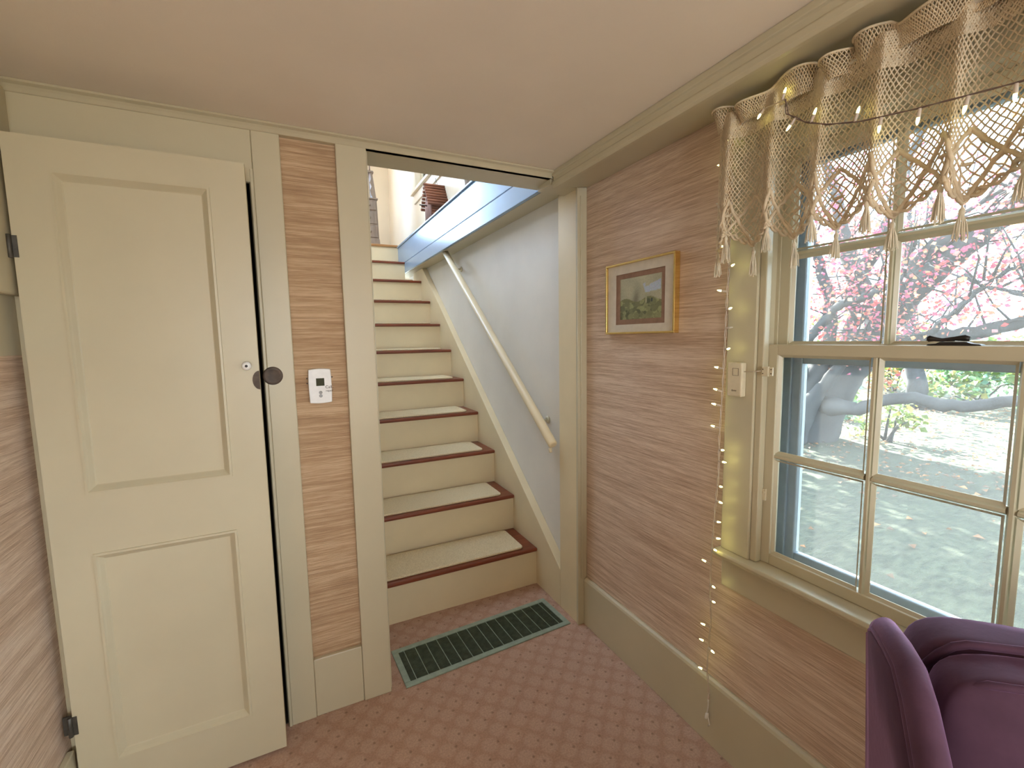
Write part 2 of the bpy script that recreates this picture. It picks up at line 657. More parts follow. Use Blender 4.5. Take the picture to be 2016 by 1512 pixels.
uf.box(-1.55, -0.75, 4.5, 4.62, 3.78, 4.3)
struct('wall_upper_far', uf, UPWALL, 'warm cream upstairs wall behind the small drawer tower')
ul = MB()
ul.box(-3.4, -3.3, RY - .1, 1.0, UP, 4.3)
ul.box(-3.4, -3.3, 2.2, 4.62, UP, 4.3)
ul.box(-3.4, -3.3, 1.0, 2.2, UP, 2.9)
ul.box(-3.4, -3.3, 1.0, 2.2, 3.9, 4.3)
struct('wall_upper_left', ul, UPWALL, 'upstairs wall on the left out of view')
struct('wall_upper_rear', MB().box(-3.3, 0.15, RY - .1, RY, UP, 4.3), UPWALL, 'upstairs rear wall out of view')
struct('ceiling_upper', MB().box(-4.0, -1.95, RY - .5, 5.2, 4.3, 4.5).box(-0.95, 0.85, RY - .5, 5.2, 4.3, 4.5).box(-1.95, -0.95, RY - .5, 0.7, 4.3, 4.5).box(-1.95, -0.95, 2.3, 5.2, 4.3, 4.5), UPWALL, 'upstairs ceiling with unseen eaves widened to block the sun')  # unseen eaves made wide to keep sun out of the upstairs windows
struct('wall_exterior_left', MB().box(-3.4, -3.3, -.69, 4.62, -.7, H - .01), OUTER, 'outer side wall of the house out of view')
struct('wall_exterior_far', MB().box(-3.3, 0.15, 4.5, 4.62, -.7, UP), OUTER, 'outer end wall of the house below the gable window')
struct('wall_foundation', MB().box(0.02, 0.15, RY - .1, 4.62, -0.8, -0.0), OUTER, 'house foundation below the window wall')

# upstairs boards that overhang the stair wall
b = thing('trim_1', (XO, 1.7, 2.10), 'glossy white boarded ledge overhanging the stair wall, with a blue sky sheen painted in', kind='structure')
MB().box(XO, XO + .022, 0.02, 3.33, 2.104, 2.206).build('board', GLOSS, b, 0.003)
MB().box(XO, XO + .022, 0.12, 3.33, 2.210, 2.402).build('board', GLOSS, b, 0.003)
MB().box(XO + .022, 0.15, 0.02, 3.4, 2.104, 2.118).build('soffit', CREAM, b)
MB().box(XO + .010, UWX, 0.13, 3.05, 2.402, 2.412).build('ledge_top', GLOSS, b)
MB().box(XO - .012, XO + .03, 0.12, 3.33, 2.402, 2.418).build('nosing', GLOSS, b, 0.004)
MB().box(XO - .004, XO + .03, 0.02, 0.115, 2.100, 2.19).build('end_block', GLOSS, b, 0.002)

# ---- trims on the back wall
t = thing('trim_2', (-1.28, -0.01, 0), 'cream casing with broad head board framing the closet door', kind='structure')
MB().box(-1.318, -1.235, -0.02, 0, 0, 2.10).build('side_casing', CREAM, t, 0.003)
MB().box(LW, -1.3185, -0.0195, 0, 1.93, 2.10).build('head_casing', CREAM, t, 0.003)
MB().prism([(-1.318, -0.022), (-1.318, 0.02), (-1.331, 0.02), (-1.331, -0.010), (-1.327, -0.022)], 'z', 0, 1.972).build('door_stop', CREAM, t, 0.002)
t = thing('trim_3', (-1.0, -0.01, 0), 'wide cream casing on the left side of the stair opening', kind='structure')
MB().box(-1.062, -0.958, -0.022, 0, 0, 2.10).build('side_casing', CREAM, t, 0.003)
MB().box(-0.968, -0.952, 0.001, 0.13, 0, 2.092).build('jamb', CREAM, t)
t = thing('trim_4', (-0.03, 0.05, 0), 'narrow cream post and casing closing the stair opening at the room corner', kind='structure')
MB().box(XJ, -0.001, 0.001, 0.155, 0, 2.10).build('jamb', CREAM2, t, 0.002)  # brightened cream paints in the upstairs light
MB().box(XJ - .004, -0.001, -0.016, 0.0, 0, 2.088).build('side_casing', CREAM, t, 0.002)
MB().box(XJ + .010, XJ + .017, -0.021, -0.016, 0.24, 2.04).build('bead', CREAM, t, 0.002)
MB().box(-0.19, -0.001, -0.012, 0.10, 2.070, 2.10).build('corner_block', CREAM, t, 0.002)
t = thing('trim_5', (-0.9, 0, 2.1), 'slim cream crown strip along the back wall with stair opening head', kind='structure')
MB().prism([(0, 2.119), (-0.045, 2.119), (-0.047, 2.112), (-0.036, 2.108), (-0.030, 2.102), (-0.024, 2.094), (-0.022, 2.0925), (0, 2.0925)], 'x', LW, -0.19).build('crown', CREAM, t)
MB().box(-0.957, -0.001, -0.02, 0.14, 2.0925, 2.101).build('opening_head', CREAM, t)
t = thing('trim_6', (-0.1, -2, 2.08), 'boxed cream ceiling moulding above the window wall', kind='structure')
MB().prism([(0, 2.119), (-0.192, 2.119), (-0.194, 2.100), (-0.186, 2.096), (-0.186, 2.079), (-0.193, 2.073), (-0.194, 2.056), (-0.186, 2.049), (-0.172, 2.050), (-0.03, 2.074), (0, 2.078)], 'y', RY, -0.03).build('moulding', CREAM, t, 0.002)
t = thing('baseboard_right', (-0.01, -2, 0), 'tall cream baseboard under the window wall', kind='structure')
MB().prism([(0, 0), (-0.02, 0), (-0.02, 0.225), (-0.016, 0.234), (-0.008, 0.238), (0, 0.238)], 'y', RY, -0.018).build('board', CREAM, t, 0.002)
t = thing('baseboard_back', (-1.15, -0.01, 0), 'short cream baseboard between door casing and stair casing', kind='structure')
MB().box(-1.2345, -1.0625, -0.017, 0, 0, 0.228).build('board', CREAM, t, 0.003)
t = thing('baseboard_left', (LW, -2, 0), 'cream baseboard along the left wall by the door hinge', kind='structure')
MB().box(LW, LW + .018, -0.8, -0.10, 0, 0.23).build('board', CREAM, t, 0.003)
t = thing('trim_7', (LW, -0.15, 1.54), 'cream hinge strip and hanging panel on the left wall beside the door', kind='structure')
MB().box(LW, LW + .012, -0.072, -0.005, 0.0, 2.10).build('hinge_strip', CREAM, t, 0.002)
MB().box(LW, LW + .020, -0.55, -0.0725, 1.545, 2.10).build('panel', CREAM, t, 0.006)

# ---- closet door
DF, DT = -0.118, 0.034     # face plane, thickness
DX0, DX1, DZ0, DZ1 = -1.872, -1.336, 0.012, 1.955
d = thing('door_1', ((DX0 + DX1) / 2, DF, 0), 'cream two-panel closet door standing slightly ajar at the left', kind='structure')
P1 = (-1.782, -1.434, 0.995, 1.868)
P2 = (-1.782, -1.434, 0.172, 0.812)
fr = MB()
fr.box(DX0, P1[0], DF, DF + DT, DZ0, DZ1)
fr.box(P1[1], DX1, DF, DF + DT, DZ0, DZ1)
fr.box(P1[0], P1[1], DF, DF + DT, P1[3], DZ1)
fr.box(P1[0], P1[1], DF, DF + DT, P2[3], P1[2])
fr.box(P1[0], P1[1], DF, DF + DT, DZ0, P2[2])
fr.build('door_frame', CREAM, d)
for (x0, x1, z0, z1) in (P1, P2):
    MB().box(x0 - .002, x1 + .002, DF + .013, DF + DT - .006, z0 - .002, z1 + .002).build('panel', CREAM, d)
    mo = MB()
    prof = [(-0.004, 0.0), (-0.003, -0.004), (0.003, -0.0045), (0.006, -0.001), (0.009, 0.002), (0.016, 0.0105), (0.019, 0.013)]
    for (i0, y0), (i1, y1) in zip(prof[:-1], prof[1:]):
        A = [(x0 + i0, z0 + i0), (x1 - i0, z0 + i0), (x1 - i0, z1 - i0), (x0 + i0, z1 - i0)]
        B = [(x0 + i1, z0 + i1), (x1 - i1, z0 + i1), (x1 - i1, z1 - i1), (x0 + i1, z1 - i1)]
        for k in range(4):
            m_ = (k + 1) % 4
            mo.quad((A[k][0], DF + y0, A[k][1]), (A[m_][0], DF + y0, A[m_][1]),
                    (B[m_][0], DF + y1, B[m_][1]), (B[k][0], DF + y1, B[k][1]))
    mo.build('panel_moulding', CREAM, d)
kn = MB().lathe((-1.368, DF, 1.339), (0, -1, 0), [(0, .009), (.003, .009), (.006, .006), (.012, .006), (.016, .010), (.021, .0135), (.026, .0125), (.029, .008), (.0295, .004)], 20).build('knob', WHITE_PLASTIC, d)
kn['label'] = 'small white porcelain knob'
MB().lathe((-1.368, DF - .0290, 1.339), (0, -1, 0), [(0, .0042), (.0008, .0042), (.0012, .003)], 12).build('knob_screw', INK, kn)
# brown rosette cut by the door edge: half on the door, half on the casing
pts = [(DX1, 1.322), (DX1, 1.262)]
for k in range(1, 12):
    a = math.radians(270 - 180 * k / 12)
    pts.append((DX1 + 0.020 * math.cos(a) * 1.0, 1.292 + 0.030 * math.sin(a)))
o = MB().prism(pts, 'y', DF - .003, DF).build('latch_plate', BRONZE, d)
o['label'] = 'dark half-round latch plate on the door edge'
for z in (1.67, 0.315):
    hg = MB()
    hg.lathe((DX0 - .005, DF - .004, z - .03), (0, 0, 1), [(0, .004), (.001, .0055), (.059, .0055), (.06, .004)], 10)
    hg.box(DX0 - .002, DX0 + .010, DF - .002, DF, z - .028, z + .028)
    hg.box(DX0 - .024, DX0 - .006, DF + .006, DF + .01, z - .028, z + .028)
    hg.build('hinge', PEWTER, d)
tr = MB().lathe((-1.302, -0.02, 1.297), (0, -1, 0), [(0, .031), (.002, .031), (.003, .029), (.0035, .022), (.003, .02), (.0032, .0)], 28).build('rosette', BRONZE, bpy.data.objects['trim_2'])
tr['label'] = 'round brown rosette on the casing'

# ------------------------------------------------------------------ stairs
R_, T_, Y0 = 0.2210, 0.2885, 0.397
st = thing('staircase', (-0.5, 0.42, 0), 'steep closed staircase with cream risers and red-brown wooden treads', 'staircase')
names = ['lowest', 'second', 'third', 'fourth', 'fifth', 'sixth', 'seventh', 'eighth', 'ninth', 'tenth']
for k in range(11):
    y = Y0 + k * T_
    z = (k + 1) * R_
    xr = XJ + .0005 if k < 9 else XO - .0005
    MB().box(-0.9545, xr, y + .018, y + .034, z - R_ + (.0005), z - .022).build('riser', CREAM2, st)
    yb = y + T_ + .03
    if k == 10:
        MB().box(-0.9545, xr, y, y + .05, z - .022, z + .0015).build('landing_nosing', OAK, st, 0.007)
        continue
    if k == 9:
        yb = y + T_ + .017
    if k in (8,):
        yb = y + T_ + .017
    MB().box(-0.9545, xr, y, yb, z - .022, z).build('tread', TREAD, st, 0.008, segs=3)
    # carpet tread mat lying on each step, with softly rounded front corners
    m0 = y + .026
    m1 = y + T_ - .004
    xa, xb = -0.935, xr - .075
    cr = .02
    poly = [(xa, m0), (xb - cr, m0), (xb - cr * .3, m0 + cr * .3), (xb, m0 + cr), (xb, m1 - cr), (xb - cr * .3, m1 - cr * .3), (xb - cr, m1), (xa, m1)]
    mt = MB().prism(poly, 'z', z + .0005, z + .013).build('stair_tread_mat', MAT_PILE, None, 0.005)
    tag(mt, 'beige carpet mat on the %s stair tread counted up from the floor' % names[k], 'stair mat', 'beige mats on the stair treads')

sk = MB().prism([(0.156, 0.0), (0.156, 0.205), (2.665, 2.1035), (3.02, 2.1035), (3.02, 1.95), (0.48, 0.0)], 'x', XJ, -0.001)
struct('trim_8', sk, CREAM2, 'slanting cream skirt board along the right of the stairs', 0.003)  # brighter cream here, light from above put into the colour

hr = thing('handrail', (-0.06, 0.9, 1.4), 'slanting round cream handrail fixed to the stair wall', 'handrail')
ra, rb = Vector((-0.088, 0.150, 0.872)), Vector((-0.088, 1.79, 2.098))
dirv = (rb - ra).normalized()
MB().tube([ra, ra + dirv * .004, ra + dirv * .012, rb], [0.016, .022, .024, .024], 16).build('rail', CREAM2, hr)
for s in (0.12, 0.93):
    p = ra.lerp(rb, s)
    bk = MB().tube([p + Vector((0, 0, -.020)), p + Vector((.01, 0, -.045)), p + Vector((.05, 0, -.055)), p + Vector((.087, 0, -.055))], .006, 8)
    bk.lathe(p + Vector((.0875, 0, -.055)), (-1, 0, 0), [(0, .022), (.004, .022), (.008, .012)], 14)
    bk.build('bracket', CREAM, hr)
pe = ra + Vector((0, .03, -.02))
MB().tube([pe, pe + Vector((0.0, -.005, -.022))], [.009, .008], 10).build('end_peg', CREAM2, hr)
for s in (0.24,):
    p = ra.lerp(rb, s) + Vector((-.012, 0, -.020))
    MB().lathe(p, (-1, 0, -1), [(0, .005), (.003, .004)], 8).build('screw', IRON, hr)

# ------------------------------------------------------------------ floor register
vt = thing('floor_register', (-0.497, 0.112, 0.0), 'green metal floor heat register set in the carpet before the bottom stair', 'floor vent')
vt.rotation_euler = (0, 0, math.radians(3.2))
ORIGIN[vt] = Vector((0, 0, 0))
hx, hy, fw_ = 0.412, 0.124, 0.026
fr = MB()
fr.box(-hx, hx, -hy, -hy + fw_, 0, .006)
fr.box(-hx, hx, hy - fw_, hy, 0, .006)
fr.box(-hx, -hx + fw_, -hy + fw_, hy - fw_, 0, .006)
fr.box(hx - fw_, hx, -hy + fw_, hy - fw_, 0, .006)
fr.build('frame', VENT, vt, 0.002)
MB().box(-hx + fw_, hx - fw_, -hy + fw_, hy - fw_, 0.0002, .0008).build('duct_shadow', DARK, vt)
for k in range(15):
    x = -hx + fw_ + .025 + k * (2 * (hx - fw_) - .05) / 14
    MB().box(x - .0012, x + .0012, -hy + fw_, hy - fw_, 0.0008, .0052).build('cross_bar', VENT, vt)
sl = MB()
nsl = 26
for k in range(nsl):
    y = -hy + fw_ + (k + .5) * 2 * (hy - fw_) / nsl
    sl.box(-hx + fw_, hx - fw_, y - .0016, y + .0016, .0009, .0042)
o = sl.build('louvre_slats', VENT_DARK, vt, kind='stuff')

# ------------------------------------------------------------------ thermostat
th = thing('thermostat', (-1.155, -0.0005, 1.253), 'white wall thermostat with small screen on the grasscloth strip', 'thermostat')
tx0, tx1, tz0, tz1 = -1.191, -1.119, 1.194, 1.312
pts = []
for k in range(9):
    s = k / 8
    pts.append((tx0 + (tx1 - tx0) * s, tz0 - .003 * math.sin(math.pi * s)))
for k in range(9):
    s = k / 8
    pts.append((tx1 + .002 * math.sin(math.pi * s), tz0 + (tz1 - tz0) * s))
for k in range(9):
    s = k / 8
    pts.append((tx1 + (tx0 - tx1) * s, tz1 + .003 * math.sin(math.pi * s)))
for k in range(9):
    s = k / 8
    pts.append((tx0 - .002 * math.sin(math.pi * s), tz1 + (tz0 - tz1) * s))
pp = [pts[0]]
for q in pts[1:]:
    if (abs(q[0] - pp[-1][0]) + abs(q[1] - pp[-1][1])) > 1e-5:
        pp.append(q)
if abs(pp[-1][0] - pp[0][0]) + abs(pp[-1][1] - pp[0][1]) < 1e-5:
    pp.pop()
MB().prism(pp, 'y', -0.026, -0.001).build('case', WHITE_PLASTIC, th, 0.002)
MB().box(-1.168, -1.141, -0.0268, -0.0255, 1.254, 1.281).build('screen', LCD, th)
for z in (1.230, 1.218):
    MB().lathe((-1.155, -0.0258, z), (0, -1, 0), [(0, .006), (.0012, .0052)], 14).build('button', BUTTON_GREY, th)
    bpy.data.objects[-1] if False else None
for x, z in ((-1.1965, 1.28), (-1.1965, 1.262), (-1.113, 1.282)):
    MB().lathe((x, 0, z), (0, -1, 0), [(0, .0025), (.001, .002)], 8).build('screw_hole', INK, th)
text_mesh('handwriting', 'Call..', 0.014, INK, th, (-1.139, -0.0268, 1.244), (math.pi / 2, 0, 0))
text_mesh('handwriting', 'repair', 0.0105, INK, th, (-1.138, -0.0268, 1.232), (math.pi / 2, 0, 0))

# ------------------------------------------------------------------ picture on the window wall
pc = thing('framed_picture', (-0.012, -0.385, 1.56), 'small gold framed landscape picture with wide mat on the grasscloth wall', 'picture')
py0, py1, pz0, pz1 = -0.572, -0.185, 1.420, 1.704
fwid = .008
f = MB()
f.box(-.026, -.001, py0, py1, pz0, pz0 + fwid)
f.box(-.026, -.001, py0, py1, pz1 - fwid, pz1)
f.box(-.026, -.001, py0, py0 + fwid, pz0 + fwid, pz1 - fwid)
f.box(-.026, -.001, py1 - fwid, py1, pz0 + fwid, pz1 - fwid)
f.build('frame', GOLD, pc, 0.0015)
ax0, ax1, az0, az1 = -0.518, -0.243, 1.458, 1.660
bx0, bx1, bz0, bz1 = -0.499, -0.267, 1.478, 1.641


def ring_yz(mb, x, o, i):
    (a0, a1, c0, c1), (b0, b1, d0, d1) = o, i
    mb.quad((x, a0, c0), (x, a1, c0), (x, b1, d0), (x, b0, d0))
    mb.quad((x, a1, c0), (x, a1, c1), (x, b1, d1), (x, b1, d0))
    mb.quad((x, a1, c1), (x, a0, c1), (x, b0, d1), (x, b1, d1))
    mb.quad((x, a0, c1), (x, a0, c0), (x, b0, d0), (x, b0, d1))
    return mb


ring_yz(MB(), -.016, (py0 + fwid, py1 - fwid, pz0 + fwid, pz1 - fwid), (ax0, ax1, az0, az1)).build('mat_board', MATBOARD, pc, solid=.002)
ring_yz(MB(), -.0135, (ax0 - .003, ax1 + .003, az0 - .003, az1 + .003), (bx0, bx1, bz0, bz1)).build('inner_mat', MATBROWN, pc, solid=.001)
NX, NZ = 84, 62
rows, cols = [], []
rg = random.Random(3)
blob = [(rg.random(), rg.random() * .42, .03 + rg.random() * .05, rg.random()) for _ in range(170)]
for j in range(NZ + 1):
    row = []
    for i in range(NX + 1):
        s, q = i / NX, j / NZ            # s from the viewer's left, q upwards
        row.append((-.0125, bx1 + .001 + (bx0 - bx1 - .002) * s, bz0 - .001 + (bz1 - bz0 + .002) * q))
        sky = .45 + .25 * q
        cc = [0.42 + .08 * q, 0.41 + .08 * q, 0.27 + .07 * q]
        n1 = math.sin(s * 9 + q * 3) * math.sin(q * 7 + s * 2)
        cc = [x * (0.95 + .10 * n1) for x in cc]
        tree = math.exp(-((s - .40 - .12 * (q - .5)) / .09) ** 2) * math.exp(-((q - .45) / .28) ** 2)
        cc = [x * (1 - .55 * tree) for x in cc]
        if q < .46 + .05 * math.sin(s * 11):
            cc = [0.20, 0.205, 0.085]
            for (bs, bq, br, bv) in blob:
                dd = ((s - bs) ** 2 + (q - bq) ** 2) / (br * br)
                if dd < 1:
                    kk = .55 + bv * 1.1
                    cc = [0.20 * kk, 0.21 * kk, 0.095 * kk]
        # cottage: blue roof and pale gable
        if .56 < s < .97:
            zr0 = .52 + .10 * (s - .6)
            top = .83 - .35 * max(0, .62 - s) if s < .62 else (.74 + .36 * (s - .62) * (1 if s > .72 else .2))
            if s > .56 + (.83 - q) * .28 and zr0 + .08 < q < min(top, .92):
                cc = [0.42 + rg.random() * .1, 0.50 + rg.random() * .1, 0.62 + rg.random() * .08]
            elif .62 < s < .66 and .36 < q <= zr0 + .08:
                cc = [.40, .40, .24]
            elif .76 < s < .795 and .38 < q < .46:
                cc = [.05, .06, .05]
        j_ = .9 + rg.random() * .2
        cols.append([max(0.01, x * j_) for x in cc])
    rows.append(row)
o = MB().grid(rows, False).build('print', PRINT, pc)
set_cols(o, cols)

# ------------------------------------------------------------------ the window
win = thing('window_1', (0.0, (WY0 + WY1) / 2, WZ0), 'cream double-hung sash window with small panes looking onto the garden', kind='structure')
cs = MB()
cs.box(-.02, 0, WY1 + .011, -0.785, WZ0 + .022, 2.055)
cs.build('side_casing', CREAM, win, .003)
MB().box(-.02, 0, WY0 - .108, WY0 - .011, WZ0 + .022, 2.055).build('side_casing', CREAM, win, .003)
MB().box(-.021, 0, WY0 - .0105, WY1 + .0105, WZ1 - .005, 2.055).build('head_casing', CREAM, win, .003)
MB().prism([(-.046, .704), (-.050, .712), (-.046, .722), (.034, .722), (.034, .700), (-.046, .700)], 'y', WY0 - .12, -0.776).build('stool', CREAM, win, .003)
MB().box(-.02, 0, WY0 - .108, -0.790, .598, .6995).build('apron', CREAM, win, .004)
for sgn, yy in ((1, WY1), (-1, WY0)):
    j = MB()
    j.box(0.0, .15, yy, yy + sgn * .02, WZ0 + .022, WZ1)        # jamb lining
    j.build('jamb', CREAM, win)
    s_ = MB()
    s_.box(-.012, .012, yy - sgn * .010, yy + sgn * .0105, WZ0 + .0225, WZ1 - .006)   # inner stop
    s_.build('stop_bead', CREAM, win, .003)
    MB().box(.046, .052, yy - sgn * .009, yy, WZ0 + .022, WZ1).build('parting_bead', CREAM, win)
MB().box(0.0, .15, WY0, WY1, WZ1, WZ1 + .015).build('head_jamb', CREAM, win)
MB().prism([(.03, .6995), (.19, .670), (.19, .69), (.034, .7185)], 'y', WY0, WY1).build('outer_sill', CREAM, win)


def sash(name, x0, x1, y0, y1, z0, z1, stile, top, bot, cols_, rows_, mun):
    sname = MB()
    sname.box(x0, x1, y0, y0 + stile, z0, z1)
    sname.box(x0, x1, y1 - stile, y1, z0, z1)
    sname.box(x0, x1, y0 + stile, y1 - stile, z0, z0 + bot)
    sname.box(x0, x1, y0 + stile, y1 - stile, z1 - top, z1)
    so = sname.build(name, CREAM, win, .002)
    gy0, gy1, gz0, gz1 = y0 + stile, y1 - stile, z0 + bot, z1 - top
    pw = (gy1 - gy0 - mun * (cols_ - 1)) / cols_
    ph = (gz1 - gz0 - mun * (rows_ - 1)) / rows_
    xm = (x0 + x1) / 2
    hm = mun / 2
    prof = lambda c_: [(x0 + .004, c_ - hm * .35), (x0 + .004, c_ + hm * .35), (x0 + .014, c_ + hm), (x1 - .008, c_ + hm), (x1 - .004, c_ + hm * .3),
                       (x1 - .004, c_ - hm * .3), (x1 - .008, c_ - hm), (x0 + .014, c_ - hm)]
    for i in range(1, cols_):
        c_ = gy0 + i * pw + (i - .5) * mun
        MB().prism(prof(c_), 'z', gz0, gz1).build('muntin', CREAM, so)
    for i in range(1, rows_):
        c_ = gz0 + i * ph + (i - .5) * mun
        for kcol in range(cols_):
            ya = gy0 + kcol * (pw + mun)
            MB().prism(prof(c_), 'y', ya, ya + pw).build('muntin', CREAM, so)
    for i in range(cols_):
        for jj in range(rows_):
            ya = gy0 + i * (pw + mun)
            za = gz0 + jj * (ph + mun)
            MB().box(xm + .001, xm + .003, ya - .004, ya + pw + .004, za - .004, za + ph + .004).build('pane', GLASS, so)
            # sloped putty / ovolo bead around the pane on the room side
            mo = MB()
            A = [(ya, za), (ya + pw, za), (ya + pw, za + ph), (ya, za + ph)]
            g = .007
            B = [(ya + g, za + g), (ya + pw - g, za + g), (ya + pw - g, za + ph - g), (ya + g, za + ph - g)]
            for k in range(4):
                m_ = (k + 1) % 4
                mo.quad((x0 + .006, *A[k]), (x0 + .006, *A[m_]), (xm - .002, *B[m_]), (xm - .002, *B[k]))
                mo.quad((xm - .002, *B[k]), (xm - .002, *B[m_]), (xm + .001, *B[m_]), (xm + .001, *B[k]))
            mo.build('glazing_bead', CREAM, so)
    return so


low = sash('lower_sash', .013, .045, WY0 + .001, WY1 - .001, .7225, 1.380, .034, .030, .032, 3, 2, .017)
upp = sash('upper_sash', .053, .083, WY0 + .001, WY1 - .001, 1.352, WZ1 - .001, .036, .030, .030, 3, 2, .017)
lk = thing('sash_lock', (.03, -1.305, 1.380), 'black iron sash lock on the meeting rail of the window', 'window lock')
MB().prism([(-1.262, 1.3802), (-1.352, 1.3802), (-1.348, 1.383), (-1.335, 1.3845), (-1.325, 1.388), (-1.285, 1.388), (-1.278, 1.3845), (-1.264, 1.383)], 'x', .018, .040).build('base', IRON, lk, .001)
MB().tube([(.029, -1.298, 1.389), (.029, -1.298, 1.394)], .008, 12).build('pivot', IRON, lk)
MB().tube([(.029, -1.330, 1.394), (.028, -1.322, 1.396), (.026, -1.305, 1.395), (.022, -1.288, 1.392), (.018, -1.276, 1.394), (.016, -1.268, 1.395), (.015, -1.264, 1.395)],
          [.005, .007, .004, .004, .005, .0075, .004], 10).build('lever', IRON, lk)
# storm window outside
sw = thing('storm_window', (.12, (WY0 + WY1) / 2, WZ0), 'grey blue metal storm window behind the wooden sashes', 'storm window')
MB().box(.100, .130, WY1 - .052, WY1 - .001, WZ0, WZ1).build('stile', STORM, sw, .003)
MB().box(.090, .100, WY1 - .028, WY1 - .001, WZ0, WZ1).build('track', STORM, sw, .002)
MB().box(.100, .130, WY0 + .001, WY0 + .052, WZ0, WZ1).build('stile', STORM, sw, .003)
MB().box(.104, .128, WY0 + .0525, WY1 - .0525, WZ0, WZ0 + .045).build('bottom_rail', STORM, sw, .003)
MB().box(.104, .128, WY0 + .0525, WY1 - .0525, 1.322, 1.352).build('meeting_rail', STORM, sw, .003)
MB().box(.104, .128, WY0 + .0525, WY1 - .0525, WZ1 - .04, WZ1).build('top_rail', STORM, sw, .003)
MB().box(.114, .116, WY0 + .05, WY1 - .05, WZ0 + .04, 1.324).build('pane', HAZY, sw)
MB().box(.114, .116, WY0 + .05, WY1 - .05, 1.350, WZ1 - .038).build('pane', HAZY, sw)

# alarm sensor on the casing
al = thing('window_sensor', (-.03, -.83, 1.222), 'ivory plastic sensor box with square button on the window casing', 'sensor')
MB().box(-.042, -.0205, -.857, -.806, 1.224, 1.328).build('case', IVORY_PLASTIC, al, .004)
bt = MB()
for a, b_, c_, d_ in ((-.846, -.826, 1.288, 1.2888), (-.846, -.826, 1.3092, 1.310), (-.846, -.8452, 1.288, 1.310), (-.8268, -.826, 1.288, 1.310)):
    bt.box(-.0425, -.0415, a, b_, c_, d_)
bt.build('button_outline', BRONZE, al)
lg = MB()
lg.tube([(-.0422, -.8265 + .0022 * math.cos(a), 1.2425 + .0022 * math.sin(a)) for a in [i * math.pi / 5 for i in range(11)]], .0005, 4)
for k in range(4):
    yy = -.8315 - k * .0026
    lg.box(-.0424, -.0416, yy - .0004, yy + .0004, 1.2405, 1.2440 if k % 2 else 1.243)
    lg.box(-.0424, -.0416, yy - .0024, yy, 1.2424, 1.2430)
lg.build('printed_mark', INK, al)
MB().tube([(-.032, -.857, 1.300), (-.026, -.885, 1.302), (-.018, -.905, 1.305)], .0012, 6).build('wire', WIRE, al)
mg = MB().box(-.022, -.0125, -.925, -.906, 1.290, 1.318)
mg.box(-.018, -.0125, -.936, -.9255, 1.292, 1.316)
mo = mg.build('magnet', IVORY_PLASTIC, al, .001)
for z in (1.298, 1.310):
    for y in (-.9315, -.9095):
        x = -.018 if y < -.925 else -.022
        MB().lathe((x, y, z), (-1, 0, 0), [(0, .0018), (.0008, .0014)], 8).build('screw', BRONZE, mo)
# small latch on lower sash stile
sl_ = MB().box(.008, .0129, -.912, -.902, .915, .950)
sl_.lathe((.0085, -.907, .940), (-1, 0, 0), [(0, .004), (.004, .003)], 10)
tag(sl_.build('sash_latch', IVORY_PLASTIC), 'tiny ivory latch screwed to the lower sash stile', 'latch')

# ------------------------------------------------------------------ crochet valance
VX = -0.072
va = thing('valance', (VX, -1.2, 2.03), 'cream crocheted lace valance with tassels gathered on the window rod', 'valance')
UMAX = 1.02


def fold(u_, z):
    """cloth surface: u_ along the gathered width, z height"""
    hang = max(0.0, min(1.0, (2.02 - z) / .36))
    y = -0.790 - 0.90 * u_
    y -= .016 * math.sin(2 * math.pi * u_ / .135 + .6) * (.5 + .5 * hang)
    x = VX - .006 - .020 * math.sin(2 * math.pi * u_ / .135 - .3) * (.55 + .6 * hang) - .008 * math.sin(2 * math.pi * u_ / .37 + 1)
    x -= .012 * hang
    x = min(x, -.030)
    return Vector((x, y, z))


PITCH = .125
ZPEAK, ZLOW, ZNOTCH = 1.788, 1.655, 1.700


def lower_edge(u_):
    ph = (u_ / PITCH) % 1.0
    tt = abs(ph - .5) * 2           # 1 at low points (ph=0), 0 at notches
    return ZNOTCH + (ZLOW - ZNOTCH) * tt


def zig(u_):
    ph = (u_ / (PITCH / 2)) % 1.0
    tt = abs(ph - .5) * 2           # 1 at peaks
    return ZPEAK - .060 * (1 - tt)


def strand(mb, a, b_, r_, surf=None):
    surf = surf or fold
    A, B = surf(*a), surf(*b_)
    t_ = (B - A)
    if t_.length < 1e-6:
        return
    t_.normalize()
    u1 = t_.cross(Vector((1, 0, 0))).normalized() * r_
    u2 = t_.cross(u1).normalized() * r_
    n = len(mb.v)
    offs = (u1, -.5 * u1 + .866 * u2, -.5 * u1 - .866 * u2)
    for P_ in (A, B):
        for o_ in offs:
            mb.v.append(tuple(P_ + o_))
    for k in range(3):
        m_ = (k + 1) % 3
        mb.f.append((n + k, n + m_, n + 3 + m_, n + 3 + k))
        mb.sm.append(True)


def net(zlo, zhi, cw, ch, r_, jit, seed):
    rr = random.Random(seed)
    mb = MB()
    ztop, zbot = 2.035, 1.64
    nr = int((ztop - zbot) / ch)
    nc = int(UMAX / cw)
    pos = {}
    for j in range(nr + 1):
        for i in range(nc + 2):
            uu = (i + (.5 if j % 2 else 0)) * cw
            pos[(i, j)] = (min(UMAX, uu + rr.uniform(-jit, jit) * cw), ztop - j * ch + rr.uniform(-jit, jit) * ch)
    for j in range(nr):
        for i in range(nc + 1):
            for di in ((0, 1) if j % 2 else (-1, 0)):
                k = (i + di, j + 1)
                if k not in pos:
                    continue
                a, b_ = pos[(i, j)], pos[k]
                um, zm = (a[0] + b_[0]) / 2, (a[1] + b_[1]) / 2
                if um > UMAX - cw * .3:
                    continue
                if zlo(um) < zm < zhi(um):
                    strand(mb, a, b_, r_)
    return mb


